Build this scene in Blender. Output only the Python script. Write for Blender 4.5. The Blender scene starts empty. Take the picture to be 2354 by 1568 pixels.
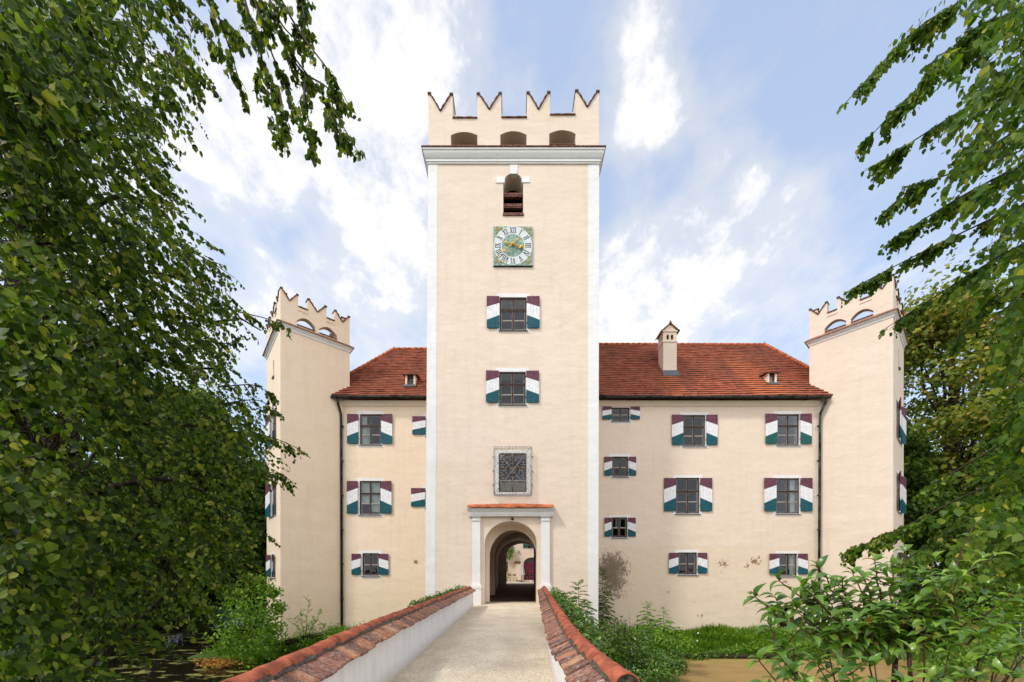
import bpy, bmesh, math, random
import numpy as np
from mathutils import Vector, Matrix

SC = bpy.context.scene
COL = SC.collection
R = random.Random(7)
F0 = 915.0; UC = 1176.5; VH = 1310.0; EYE = 1.7     # focal length and horizon measured on the photograph

def PX(u, Y): return (u - UC) / F0 * Y
def PZ(v, Y): return EYE + (VH - v) / F0 * Y
def P3(u, v, Y): return Vector((PX(u, Y), Y, PZ(v, Y)))

# ------------------------------------------------------------------ materials
class NT:
    def __init__(s, mat):
        s.t = mat.node_tree; s.n = s.t.nodes; s.l = s.t.links
    def new(s, typ, **kw):
        n = s.n.new(typ)
        for k, v in kw.items():
            if k.startswith('i_'): n.inputs[k[2:].replace('_', ' ')].default_value = v
            else: setattr(n, k, v)
        return n
    def put(s, sock, val):
        if isinstance(val, bpy.types.NodeSocket): s.l.new(val, sock)
        else: sock.default_value = val
    def math(s, op, a, b=None, c=None, clamp=False):
        n = s.n.new('ShaderNodeMath'); n.operation = op; n.use_clamp = clamp
        s.put(n.inputs[0], a)
        if b is not None: s.put(n.inputs[1], b)
        if c is not None: s.put(n.inputs[2], c)
        return n.outputs[0]
    def vmath(s, op, a, b=None):
        n = s.n.new('ShaderNodeVectorMath'); n.operation = op
        s.put(n.inputs[0], a)
        if b is not None: s.put(n.inputs[1], b)
        return n.outputs['Value'] if op in ('LENGTH', 'DOT_PRODUCT', 'DISTANCE') else n.outputs[0]
    def noise(s, vec, scale, detail=4, rough=0.55, scl=(1, 1, 1), dist=0.0, loc=(0, 0, 0)):
        if scl != (1, 1, 1) or loc != (0, 0, 0):
            m = s.n.new('ShaderNodeMapping'); s.l.new(vec, m.inputs[0]); m.inputs['Scale'].default_value = scl
            m.inputs['Location'].default_value = loc; vec = m.outputs[0]
        n = s.n.new('ShaderNodeTexNoise'); s.l.new(vec, n.inputs['Vector'])
        n.inputs['Scale'].default_value = scale; n.inputs['Detail'].default_value = detail
        n.inputs['Roughness'].default_value = rough; n.inputs['Distortion'].default_value = dist
        return n.outputs['Fac']
    def ramp(s, fac, stops, interp='LINEAR'):
        n = s.n.new('ShaderNodeValToRGB'); s.put(n.inputs[0], fac); cr = n.color_ramp; cr.interpolation = interp
        while len(cr.elements) < len(stops): cr.elements.new(0.5)
        for e, (p, c) in zip(cr.elements, stops):
            e.position = p; e.color = (c, c, c, 1) if isinstance(c, (int, float)) else (*c, 1)
        return n.outputs[0]
    def mix(s, fac, a, b, blend='MIX'):
        n = s.n.new('ShaderNodeMix'); n.data_type = 'RGBA'; n.blend_type = blend
        s.put(n.inputs[0], fac)
        s.put(n.inputs[6], a if isinstance(a, bpy.types.NodeSocket) else (*a, 1))
        s.put(n.inputs[7], b if isinstance(b, bpy.types.NodeSocket) else (*b, 1))
        return n.outputs[2]
    def sstep(s, x, a, b):
        n = s.n.new('ShaderNodeMapRange'); n.interpolation_type = 'SMOOTHSTEP'; s.put(n.inputs[0], x)
        n.inputs[1].default_value = a; n.inputs[2].default_value = b
        return n.outputs[0]
    def bump(s, h, strength, dist, nrm=None):
        n = s.n.new('ShaderNodeBump'); s.l.new(h, n.inputs['Height']); n.inputs['Strength'].default_value = strength
        n.inputs['Distance'].default_value = dist
        if nrm is not None: s.l.new(nrm, n.inputs['Normal'])
        return n.outputs[0]
    def pos(s):
        return s.n.new('ShaderNodeNewGeometry').outputs['Position']
    def isl(s):
        return s.n.new('ShaderNodeNewGeometry').outputs['Random Per Island']
    def sep(s, v):
        n = s.n.new('ShaderNodeSeparateXYZ'); s.l.new(v, n.inputs[0]); return n.outputs

def newmat(name):
    m = bpy.data.materials.new(name); m.use_nodes = True
    t = NT(m); b = t.n['Principled BSDF']
    return m, t, b

def simple(name, col, rough=0.6, metal=0.0, var=0.12, scale=6.0, bump=0.0, bscale=60, spec=0.22):
    m, t, b = newmat(name); p = t.pos()
    n = t.noise(p, scale, 5)
    c2 = tuple(max(0, c * (1 - var * 2.2)) for c in col); c1 = tuple(min(1, c * (1 + var)) for c in col)
    t.l.new(t.ramp(n, [(0.3, c2), (0.7, c1)]), b.inputs['Base Color'])
    b.inputs['Roughness'].default_value = rough; b.inputs['Metallic'].default_value = metal
    b.inputs['Specular IOR Level'].default_value = spec
    if bump: t.l.new(t.bump(t.noise(p, bscale, 4), bump, 0.01), b.inputs['Normal'])
    return m

def plaster(name, col, dark, kind=0):
    m, t, b = newmat(name); p = t.pos()
    big = t.noise(p, 0.35, 6, 0.6, (1, 1, 1.6))
    mid = t.noise(p, 1.6, 6, 0.6, (1, 1, 2.2))
    c = t.mix(t.ramp(big, [(0.3, 0.0), (0.75, 1.0)]), dark, col)
    c = t.mix(t.math('MULTIPLY', t.ramp(mid, [(0.38, 1.0), (0.62, 0.0)]), 0.12), c, tuple(x * 0.84 for x in dark))
    fine = t.noise(p, 14, 6, 0.65)
    c = t.mix(t.math('MULTIPLY', t.ramp(fine, [(0.35, 1.0), (0.55, 0.0)]), 0.10), c, tuple(x * 0.7 for x in dark))
    x, y, z = t.sep(p)
    # lime wash lower zone: a touch yellower and dirtier towards the damp foot
    c = t.mix(t.math('MULTIPLY', t.sstep(t.math('ADD', z, t.math('MULTIPLY', mid, 1.6)), 4.8, -1.5), 0.33), c, (0.66, 0.53, 0.36))
    h = t.noise(p, 1.1, 4, 0.5, (1, 1, 1.5))
    h2 = t.noise(p, 11, 6, 0.7)
    if kind == 1:      # right wing: old render line, damp stain and flaked places
        edge = t.math('ADD', z, t.math('MULTIPLY', t.math('SUBTRACT', t.noise(p, 1.3, 4), 0.5), 0.7))
        low = t.sstep(edge, 3.14, 3.08)
        c = t.mix(t.math('MULTIPLY', low, 0.6), c, (0.70, 0.57, 0.43))
        n1 = t.noise(p, 4.5, 12, 0.82, (1.2, 1, 0.6), 0.5); n2 = t.noise(p, 4.2, 9, 0.75, (1, 1, 1), 0.6, (3, 1, 7))
        def blob(cx, cz, rx, rz):
            dx = t.math('DIVIDE', t.math('SUBTRACT', x, cx), rx); dz = t.math('DIVIDE', t.math('SUBTRACT', z, cz), rz)
            d = t.math('SQRT', t.math('ADD', t.math('MULTIPLY', dx, dx), t.math('MULTIPLY', dz, dz)))
            return t.math('SUBTRACT', 1.0, d, clamp=True)
        st = None
        for cx, cz, rx, rz, w in ((5.95, 1.75, 1.6, 1.6, 1.0), (6.1, 1.0, 1.3, 1.6, 0.85), (6.3, 0.2, 1.0, 0.7, 0.55), (5.2, 1.4, 0.6, 1.2, .6)):
            bb = t.math('MULTIPLY', blob(cx, cz, rx, rz), w)
            st = bb if st is None else t.math('MAXIMUM', st, bb)
        n3 = t.noise(p, 17, 8, 0.8, (1.1, 1, 0.8), 0.4)
        n1 = t.math('ADD', t.math('MULTIPLY', n1, .55), t.math('MULTIPLY', n3, .45))
        s1 = t.sstep(t.math('ADD', n1, t.math('MULTIPLY', st, 0.27)), 0.585, 0.66)
        s1 = t.math('MULTIPLY', s1, t.sstep(st, 0.0, 0.12))
        c = t.mix(t.math('MULTIPLY', s1, 0.88), c, (0.13, 0.095, 0.068))
        fl = None
        for cx, cz, rx, rz, w in ((12.6, 2.05, .6, .7, 1), (14.45, 2.2, .75, .45, 1), (14.1, 1.85, .5, .4, .9), (16.1, 1.0, 1.0, .4, .8),
                                  (8.9, 1.1, .4, .5, .55), (9.3, .5, .35, .35, .75), (11.2, -1.1, 1.1, .35, .7), (10.7, -.3, .7, .3, .5), (7.0, 0.7, .8, .4, .6), (11.4, .55, .4, .2, .6)):
            bb = t.math('MULTIPLY', blob(cx, cz, rx, rz), w)
            fl = bb if fl is None else t.math('MAXIMUM', fl, bb)
        s2 = t.sstep(t.math('ADD', n2, t.math('MULTIPLY', fl, 0.20)), 0.655, 0.668)
        s2 = t.math('MULTIPLY', s2, t.sstep(fl, 0.0, 0.05))
        c = t.mix(s2, c, (0.27, 0.155, 0.085))
        h2 = t.math('SUBTRACT', h2, t.math('MULTIPLY', s2, 0.8))
    rain = t.noise(p, 2.2, 6, 0.65, (1.6, 1.6, 0.12), 0.3, (5, 2, 0))
    c = t.mix(t.math('MULTIPLY', t.ramp(rain, [(0.52, 0.0), (0.72, 1.0)]), 0.16), c, tuple(x * 0.62 for x in dark))
    crk = t.noise(p, 0.7, 12, 0.72, (1, 1, 1.4), 0.8, (11, 5, 3))
    hair = t.sstep(t.math('ABSOLUTE', t.math('SUBTRACT', crk, 0.5)), 0.006, 0.0)
    c = t.mix(t.math('MULTIPLY', hair, 0.13), c, tuple(x * 0.5 for x in dark))
    nb = t.bump(h2, 0.30, 0.02, t.bump(h, 0.45, 0.09))
    t.l.new(nb, b.inputs['Normal']); t.l.new(c, b.inputs['Base Color'])
    b.inputs['Roughness'].default_value = 0.92; b.inputs['Specular IOR Level'].default_value = 0.15
    return m

def roofmat(name, kind=0):
    m, t, b = newmat(name); p = t.pos(); x, y, z = t.sep(p)
    uv = t.new('ShaderNodeUVMap', uv_map='UVMap').outputs[0]
    ux, uy, uz = t.sep(uv)
    row = t.math('FLOOR', uy)
    off = t.math('MULTIPLY', t.math('MODULO', row, 2.0), 0.5)
    fx = t.math('ADD', t.math('DIVIDE', ux, 0.17), off)
    cell = t.new('ShaderNodeCombineXYZ'); t.l.new(t.math('FLOOR', fx), cell.inputs[0]); t.l.new(row, cell.inputs[1])
    wn = t.new('ShaderNodeTexWhiteNoise', noise_dimensions='3D'); t.l.new(cell.outputs[0], wn.inputs[0])
    c = t.ramp(wn.outputs[0], [(0.0, (0.25, 0.058, 0.032)), (0.35, (0.33, 0.076, 0.038)), (0.7, (0.38, 0.090, 0.042)), (1.0, (0.46, 0.125, 0.058))])
    big = t.noise(p, 0.45, 6, 0.65); n2 = t.noise(p, 1.7, 6, 0.7, (1, 1, 1), 0.3)
    dk = t.ramp(t.math('ADD', t.math('MULTIPLY', big, 0.7), t.math('MULTIPLY', n2, 0.35)), [(0.46, 0.0), (0.62, 1.0)])
    if kind == 1:
        dk = t.math('MAXIMUM', dk, t.math('MULTIPLY', t.sstep(t.math('ADD', x, t.math('MULTIPLY', n2, 2.5)), 9.5, 6.0), 0.85))
    c = t.mix(t.math('MULTIPLY', dk, 0.55), c, (0.15, 0.065, 0.04))
    # washed clean, brighter streaks
    streak = t.noise(p, 0.9, 5, 0.6, (1.4, 0.15, 0.15), 0.2, (2, 0, 4))
    c = t.mix(t.math('MULTIPLY', t.ramp(streak, [(0.54, 0.0), (0.68, 1.0)]), 0.35), c, (0.50, 0.13, 0.05))
    if kind == 1:
        for cx, w, zt in ((9.9, 0.75, 14.0), (16.1, 0.6, 13.6), (15.0, 1.1, 15.5)):
            d = t.math('ABSOLUTE', t.math('SUBTRACT', t.math('ADD', x, t.math('MULTIPLY', t.math('SUBTRACT', n2, .5), 1.2)), cx))
            k = t.math('MULTIPLY', t.sstep(d, w, w * .4), t.sstep(z, zt + .4, zt - .3))
            c = t.mix(t.math('MULTIPLY', k, 0.55), c, (0.58, 0.16, 0.055))
    lich = t.noise(p, 5, 8, 0.75, (1, 1, 1), 0, (9, 9, 9))
    c = t.mix(t.math('MULTIPLY', t.ramp(lich, [(0.64, 0), (0.72, 1)]), 0.25), c, (0.34, 0.29, 0.22))
    gap = t.math('ABSOLUTE', t.math('SUBTRACT', t.math('FRACT', fx), 0.5))
    c = t.mix(t.math('MULTIPLY', t.sstep(gap, 0.46, 0.49), 0.6), c, (0.05, 0.02, 0.01))
    c = t.mix(t.math('MULTIPLY', t.sstep(t.math('FRACT', uy), .82, .98), .0), c, (.03, .015, .01))
    t.l.new(c, b.inputs['Base Color']); b.inputs['Roughness'].default_value = 0.85; b.inputs['Specular IOR Level'].default_value = 0.2
    t.l.new(t.bump(t.noise(p, 30, 5), 0.25, 0.01), b.inputs['Normal'])
    return m

def oldtile(name, bright=1.0, lichen=1.0):
    m, t, b = newmat(name); p = t.pos(); r = t.isl()
    c = t.ramp(r, [(0.0, (0.17, 0.08, 0.06)), (0.35, (0.26, 0.11, 0.08)), (0.65, (0.36, 0.15, 0.095)), (0.85, (0.48, 0.19, 0.09)), (1.0, (0.56, 0.32, 0.19))])
    if bright != 1.0: c = t.mix(1.0, c, (bright, bright * .96, bright * .9), 'MULTIPLY')
    off = t.new('ShaderNodeCombineXYZ'); t.l.new(t.math('MULTIPLY', r, 37.0), off.inputs[0])
    pp = t.vmath('ADD', p, off.outputs[0])
    n1 = t.noise(pp, 9, 8, 0.72, (1.6, 1, 1)); n2 = t.noise(pp, 22, 8, 0.75); n3 = t.noise(pp, 5, 9, 0.75)
    c = t.mix(t.math('MULTIPLY', t.ramp(n1, [(0.45, 0), (0.60, 1)]), 0.7 * lichen), c, (0.095, 0.06, 0.045))
    c = t.mix(t.math('MULTIPLY', t.ramp(n2, [(0.50, 0), (0.62, 1)]), 0.8 * lichen), c, (0.42, 0.34, 0.27))
    c = t.mix(t.math('MULTIPLY', t.ramp(n3, [(0.63, 0), (0.67, 1)]), 0.8 * lichen), c, (0.56, 0.54, 0.49))
    t.l.new(c, b.inputs['Base Color']); b.inputs['Roughness'].default_value = 0.9; b.inputs['Specular IOR Level'].default_value = 0.2
    t.l.new(t.bump(n2, 0.55, 0.012), b.inputs['Normal'])
    return m

def leafmat(name, stops, trans=0.35, rough=0.5, spec=0.2, tcol=None):
    m, t, b = newmat(name); r = t.isl(); p = t.pos()
    c = t.ramp(r, stops)
    n = t.noise(p, 0.8, 3)
    c = t.mix(t.math('MULTIPLY', t.ramp(n, [(0.35, 1), (0.65, 0)]), 0.35), c, stops[0][1])
    t.l.new(c, b.inputs['Base Color']); b.inputs['Roughness'].default_value = rough
    b.inputs['Specular IOR Level'].default_value = spec
    tr = t.new('ShaderNodeBsdfTranslucent')
    k = tcol or (1.5, 1.7, 0.5)
    t.l.new(t.mix(1.0, c, k, 'MULTIPLY'), tr.inputs[0])
    mx = t.new('ShaderNodeMixShader'); mx.inputs[0].default_value = trans
    t.l.new(b.outputs[0], mx.inputs[1]); t.l.new(tr.outputs[0], mx.inputs[2])
    t.l.new(mx.outputs[0], t.n['Material Output'].inputs[0])
    return m

M = {}
M['plaster'] = plaster('plaster cream', (0.77, 0.65, 0.55), (0.715, 0.595, 0.49))
M['plaster_wing'] = plaster('plaster wing', (0.77, 0.645, 0.545), (0.715, 0.59, 0.485), 1)
M['plaster_warm'] = plaster('plaster warm', (0.82, 0.675, 0.54), (0.77, 0.62, 0.47))
M['white'] = plaster('white lime paint', (0.79, 0.79, 0.80), (0.74, 0.74, 0.75))
def whitewall():
    m, t, b = newmat('whitewashed brick'); p = t.pos(); x, y, z = t.sep(p)
    row = t.math('DIVIDE', z, 0.075); fr = t.math('ABSOLUTE', t.math('SUBTRACT', t.math('FRACT', row), 0.5))
    yy = t.math('ADD', t.math('DIVIDE', y, 0.26), t.math('MULTIPLY', t.math('MODULO', t.math('FLOOR', row), 2.0), 0.5))
    fy = t.math('ABSOLUTE', t.math('SUBTRACT', t.math('FRACT', yy), 0.5))
    g = t.math('MAXIMUM', t.sstep(fr, 0.40, 0.5), t.sstep(fy, 0.465, 0.5))
    n = t.noise(p, 3, 6, .65); st = t.noise(p, 6, 5, .6, (1, 1, .15))
    c = t.mix(t.math('MULTIPLY', t.ramp(n, [(.4, 0), (.7, 1)]), .5), (0.86, 0.86, 0.87), (0.76, 0.76, 0.76))
    c = t.mix(t.math('MULTIPLY', t.ramp(st, [(.48, 0), (.72, 1)]), .45), c, (0.60, 0.58, 0.53))
    c = t.mix(t.math('MULTIPLY', t.sstep(t.math('ADD', z, t.math('MULTIPLY', n, .35)), .42, .12), .5), c, (0.48, 0.44, 0.37))
    t.l.new(c, b.inputs['Base Color']); b.inputs['Roughness'].default_value = .9
    h = t.math('SUBTRACT', t.math('MULTIPLY', t.noise(p, 20, 5), .5), g)
    t.l.new(t.bump(h, 0.30, 0.006), b.inputs['Normal'])
    return m
M['whitewall'] = whitewall()
M['roof_l'] = roofmat('roof tiles warm', 0); M['roof_r'] = roofmat('roof tiles', 1)
M['tile'] = oldtile('weathered tile'); M['ridge'] = simple('ridge tile', (0.42, 0.115, 0.06), 0.75, 0, 0.28, 7, .4, 60); M['newtile'] = simple('bright tile', (0.50, 0.14, 0.055), 0.75, 0, 0.3, 3, .4, 60); M['tile_edge'] = simple('shaded mossy tile edge', (0.17, 0.065, 0.042), 0.9, 0, .4, 2)
M['darktile'] = simple('dark coping tile', (0.19, 0.085, 0.06), 0.85, 0, 0.5, 9, .4)
M['mortar'] = simple('grey mortar', (0.12, 0.095, 0.07), 0.95, 0, 0.35, 25, .6, 80)
M['wood'] = simple('dark brown wood', (0.05, 0.022, 0.016), 0.5, 0, 0.3, 20)
M['woodgrey'] = simple('grey brown wood', (0.12, 0.08, 0.06), 0.65, 0, 0.3, 20)
M['putty'] = simple('pale glazing bar', (0.42, 0.38, 0.33), 0.6)
M['purple'] = simple('aubergine paint', (0.135, 0.045, 0.075), 0.5, 0, 0.22, 8)
M['teal'] = simple('teal paint', (0.006, 0.085, 0.115), 0.5, 0, 0.2, 8)
M['tealgreen'] = simple('green teal paint', (0.01, 0.105, 0.095), 0.5, 0, 0.25, 8)
M['shwhite'] = simple('shutter white paint', (0.74, 0.75, 0.78), 0.5, 0, 0.09, 7)
M['metal'] = simple('dark gutter metal', (0.045, 0.04, 0.035), 0.45, 0.5, 0.5, 3)
M['copper'] = simple('green bronze pipe', (0.055, 0.075, 0.06), 0.5, 0.4, 0.6, 2.5)
M['lead'] = simple('grey lead sheet', (0.12, 0.13, 0.14), 0.5, 0.3)
M['iron'] = simple('pale wrought iron', (0.42, 0.40, 0.38), 0.42, 0.5, 0.4, 30)
M['gold'] = simple('gold leaf', (0.85, 0.46, 0.06), 0.33, 0.75, 0.2, 30)
M['ornament'] = simple('gold paint', (0.72, 0.48, 0.13), 0.5, 0.2, 0.3, 30)
M['clockgreen'] = simple('clock sage green', (0.27, 0.40, 0.34), 0.6, 0, 0.28, 9)
M['clockring'] = simple('clock ring white', (0.62, 0.66, 0.68), 0.6, 0, 0.05)
M['ink'] = simple('numeral ink', (0.012, 0.012, 0.03), 0.5)
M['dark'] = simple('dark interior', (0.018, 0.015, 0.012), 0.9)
M['curtain'] = simple('curtain cloth', (0.7, 0.69, 0.66), 0.9, 0, .05)
M['brass'] = simple('yellow vent plastic', (0.42, 0.33, 0.08), 0.5)
M['doorwood'] = simple('oxblood door wood', (0.06, 0.012, 0.016), 0.55, 0, .25)
M['magenta'] = simple('wine red gate paint', (0.16, 0.012, 0.05), 0.5, 0, .2)
M['canvas'] = simple('cream canvas', (0.62, 0.58, 0.54), 0.9, 0, .06)
M['bark'] = simple('bark', (0.045, 0.032, 0.022), 0.95, 0, .5, 12, .8, 30)
M['twig'] = simple('twig', (0.06, 0.04, 0.025), 0.8, 0, .3, 20)
M['stemred'] = simple('red brown stem', (0.09, 0.045, 0.03), 0.7, 0, .3, 20)
M['cobble'] = simple('passage paving', (0.085, 0.055, 0.04), 0.85, 0, .35, 18, .6, 24)
M['steel'] = simple('galvanised steel', (0.35, 0.38, 0.42), 0.4, 0.7)
M['curbstone'] = simple('threshold stone', (0.42, 0.35, 0.27), 0.9, 0, .25, 12, .5, 60)

def glassmat():
    m, t, b = newmat('window glass'); p = t.pos()
    t.n.remove(b)
    g = t.new('ShaderNodeBsdfGlossy'); g.inputs['Roughness'].default_value = 0.03; g.inputs['Color'].default_value = (.9, .93, 1, 1)
    tr = t.new('ShaderNodeBsdfTransparent'); tr.inputs[0].default_value = (0.80, 0.84, 0.84, 1)
    fr = t.new('ShaderNodeFresnel'); fr.inputs[0].default_value = 1.52
    nb = t.bump(t.noise(p, 2.2, 2), 0.06, 0.05)
    t.l.new(nb, g.inputs['Normal']); t.l.new(nb, fr.inputs['Normal'])
    mx = t.new('ShaderNodeMixShader'); t.l.new(t.math('MULTIPLY', fr.outputs[0], 0.55, clamp=True), mx.inputs[0])
    t.l.new(tr.outputs[0], mx.inputs[1]); t.l.new(g.outputs[0], mx.inputs[2])
    t.l.new(mx.outputs[0], t.n['Material Output'].inputs[0])
    return m
M['glass'] = glassmat()

def gravelmat():
    m, t, b = newmat('pale gravel'); p = t.pos()
    v = t.new('ShaderNodeTexVoronoi'); t.l.new(p, v.inputs['Vector']); v.inputs['Scale'].default_value = 55
    wn = t.sep(v.outputs['Color'])[0]
    c = t.ramp(wn, [(0.0, (0.44, 0.35, 0.26)), (0.25, (0.76, 0.67, 0.54)), (0.7, (0.80, 0.71, 0.59)), (1.0, (0.92, 0.86, 0.77))])
    n = t.noise(p, 1.1, 6, .65); n2 = t.noise(p, 26, 5, .7)
    c = t.mix(t.math('MULTIPLY', t.ramp(n, [(.4, 0), (.65, 1)]), .35), c, (0.40, 0.32, 0.22))
    c = t.mix(t.math('MULTIPLY', t.ramp(n2, [(.58, 0), (.68, 1)]), .55), c, (0.17, 0.12, 0.07))
    x, y, z = t.sep(p); wv = t.math('ADD', x, t.math('MULTIPLY', t.noise(p, .5, 3), .5))
    for cx in (-1.25, .25):
        tr = t.sstep(t.math('ABSOLUTE', t.math('SUBTRACT', wv, cx)), .32, .05)
        c = t.mix(t.math('MULTIPLY', tr, .22), c, (.50, .42, .33))
    c = t.mix(1.0, c, (1.0, .955, .87), 'MULTIPLY')
    t.l.new(c, b.inputs['Base Color']); b.inputs['Roughness'].default_value = .95; b.inputs['Specular IOR Level'].default_value = .15
    h = t.math('ADD', t.math('MULTIPLY', v.outputs['Distance'], -1.0), t.math('MULTIPLY', n, .6))
    t.l.new(t.bump(h, .7, .02), b.inputs['Normal'])
    return m
M['gravel'] = gravelmat()

def groundmat():
    m, t, b = newmat('mossy soil and grass'); p = t.pos()
    n = t.noise(p, 1.5, 8, .7); n2 = t.noise(p, 9, 6, .7)
    c = t.ramp(n, [(.3, (0.03, 0.05, 0.012)), (.5, (0.055, 0.10, 0.015)), (.7, (0.10, 0.09, 0.03))])
    c = t.mix(t.math('MULTIPLY', t.ramp(n2, [(.5, 0), (.65, 1)]), .6), c, (0.045, 0.03, 0.015))
    t.l.new(c, b.inputs['Base Color']); b.inputs['Roughness'].default_value = .95
    t.l.new(t.bump(n2, .8, .08), b.inputs['Normal'])
    return m
M['ground'] = groundmat()

def watermat():
    m, t, b = newmat('moat water'); p = t.pos(); x, y, z = t.sep(p)
    n = t.noise(p, 0.8, 7, .68, (1, 2.2, 1)); n2 = t.noise(p, 35, 6, .7); n3 = t.noise(p, 3.5, 7, .7, (1, 2, 1))
    weed = t.mix(t.ramp(n2, [(.35, 0), (.65, 1)]), (0.24, 0.15, 0.055), (0.40, 0.265, 0.11))
    weed = t.mix(t.math('MULTIPLY', t.ramp(n, [(.4, 1), (.6, 0)]), .4), weed, (0.20, 0.15, 0.05))
    weed = t.mix(t.math('MULTIPLY', t.sstep(y, 17.5, 20.5), .6), weed, (0.30, 0.26, 0.05))
    mossy = t.mix(t.ramp(n2, [(.35, 0), (.65, 1)]), (0.10, 0.13, 0.03), (0.28, 0.24, 0.07))
    right = t.sstep(x, -0.5, 0.5)
    patches = t.ramp(t.math('ADD', n, t.math('MULTIPLY', n3, .25)), [(.68, 0), (.72, 1)])
    specks = t.ramp(n2, [(.69, 0), (.72, 1)])
    cov = t.math('MAXIMUM', right, t.math('MAXIMUM', patches, specks))
    c = t.mix(cov, (0.012, 0.010, 0.006), t.mix(right, mossy, weed))
    t.l.new(c, b.inputs['Base Color'])
    t.l.new(t.math('ADD', t.math('MULTIPLY', cov, .8), .06), b.inputs['Roughness'])
    t.l.new(t.math('SUBTRACT', .5, t.math('MULTIPLY', cov, .4)), b.inputs['Specular IOR Level'])
    t.l.new(t.bump(t.math('ADD', t.math('MULTIPLY', t.noise(p, 1.6, 3), .4), t.math('MULTIPLY', cov, t.math('MULTIPLY', n2, .3))), .15, .05), b.inputs['Normal'])
    return m
M['water'] = watermat()

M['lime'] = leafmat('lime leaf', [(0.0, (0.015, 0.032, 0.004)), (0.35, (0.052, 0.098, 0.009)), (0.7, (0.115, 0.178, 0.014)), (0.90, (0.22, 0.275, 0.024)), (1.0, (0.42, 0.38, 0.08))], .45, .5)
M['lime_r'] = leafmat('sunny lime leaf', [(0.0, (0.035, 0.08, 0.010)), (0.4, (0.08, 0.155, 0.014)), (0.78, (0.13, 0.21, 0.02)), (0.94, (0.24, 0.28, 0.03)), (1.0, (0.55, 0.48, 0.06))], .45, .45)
M['forest'] = leafmat('forest leaf', [(0.0, (0.025, 0.055, 0.008)), (0.5, (0.070, 0.125, 0.014)), (1.0, (0.16, 0.22, 0.026))], .32, .6)
M['autumn'] = leafmat('olive chestnut leaf', [(0.0, (0.07, 0.11, 0.014)), (0.5, (0.17, 0.21, 0.028)), (0.85, (0.30, 0.28, 0.04)), (1.0, (0.40, 0.24, 0.05))], .3, .6)
M['shrub'] = leafmat('bright shrub leaf', [(0.0, (0.05, 0.12, 0.012)), (0.5, (0.13, 0.26, 0.022)), (1.0, (0.27, 0.42, 0.04))], .38, .5)
M['ivy'] = leafmat('ivy leaf', [(0.0, (0.03, 0.08, 0.010)), (0.5, (0.08, 0.18, 0.02)), (0.85, (0.17, 0.30, 0.03)), (1.0, (0.34, 0.40, 0.05))], .25, .35, .6)
M['ash'] = leafmat('ash leaf', [(0.0, (0.035, 0.095, 0.012)), (0.6, (0.09, 0.19, 0.02)), (1.0, (0.20, 0.33, 0.03))], .35, .5)
M['ashbright'] = leafmat('young ash leaf', [(0.0, (0.08, 0.17, 0.02)), (0.6, (0.17, 0.30, 0.03)), (1.0, (0.30, 0.42, 0.05))], .4, .5)
M['laurel'] = leafmat('laurel leaf', [(0.0, (0.055, 0.125, 0.016)), (0.35, (0.105, 0.205, 0.024)), (0.75, (0.17, 0.30, 0.032)), (0.96, (0.28, 0.40, 0.045)), (1.0, (0.32, 0.20, 0.05))], .25, .32, .6)
M['grass'] = leafmat('grass blade', [(0.0, (0.045, 0.11, 0.008)), (0.5, (0.11, 0.23, 0.012)), (1.0, (0.24, 0.34, 0.025))], .3, .6)
M['pink'] = simple('pink petal', (0.60, 0.20, 0.40), .7)
M['whitepetal'] = simple('white petal', (0.8, 0.8, 0.78), .7)
M['orangeleaf'] = leafmat('withered leaf', [(0.0, (0.22, 0.07, 0.02)), (1.0, (0.5, 0.28, 0.05))], .25, .6)

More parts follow.
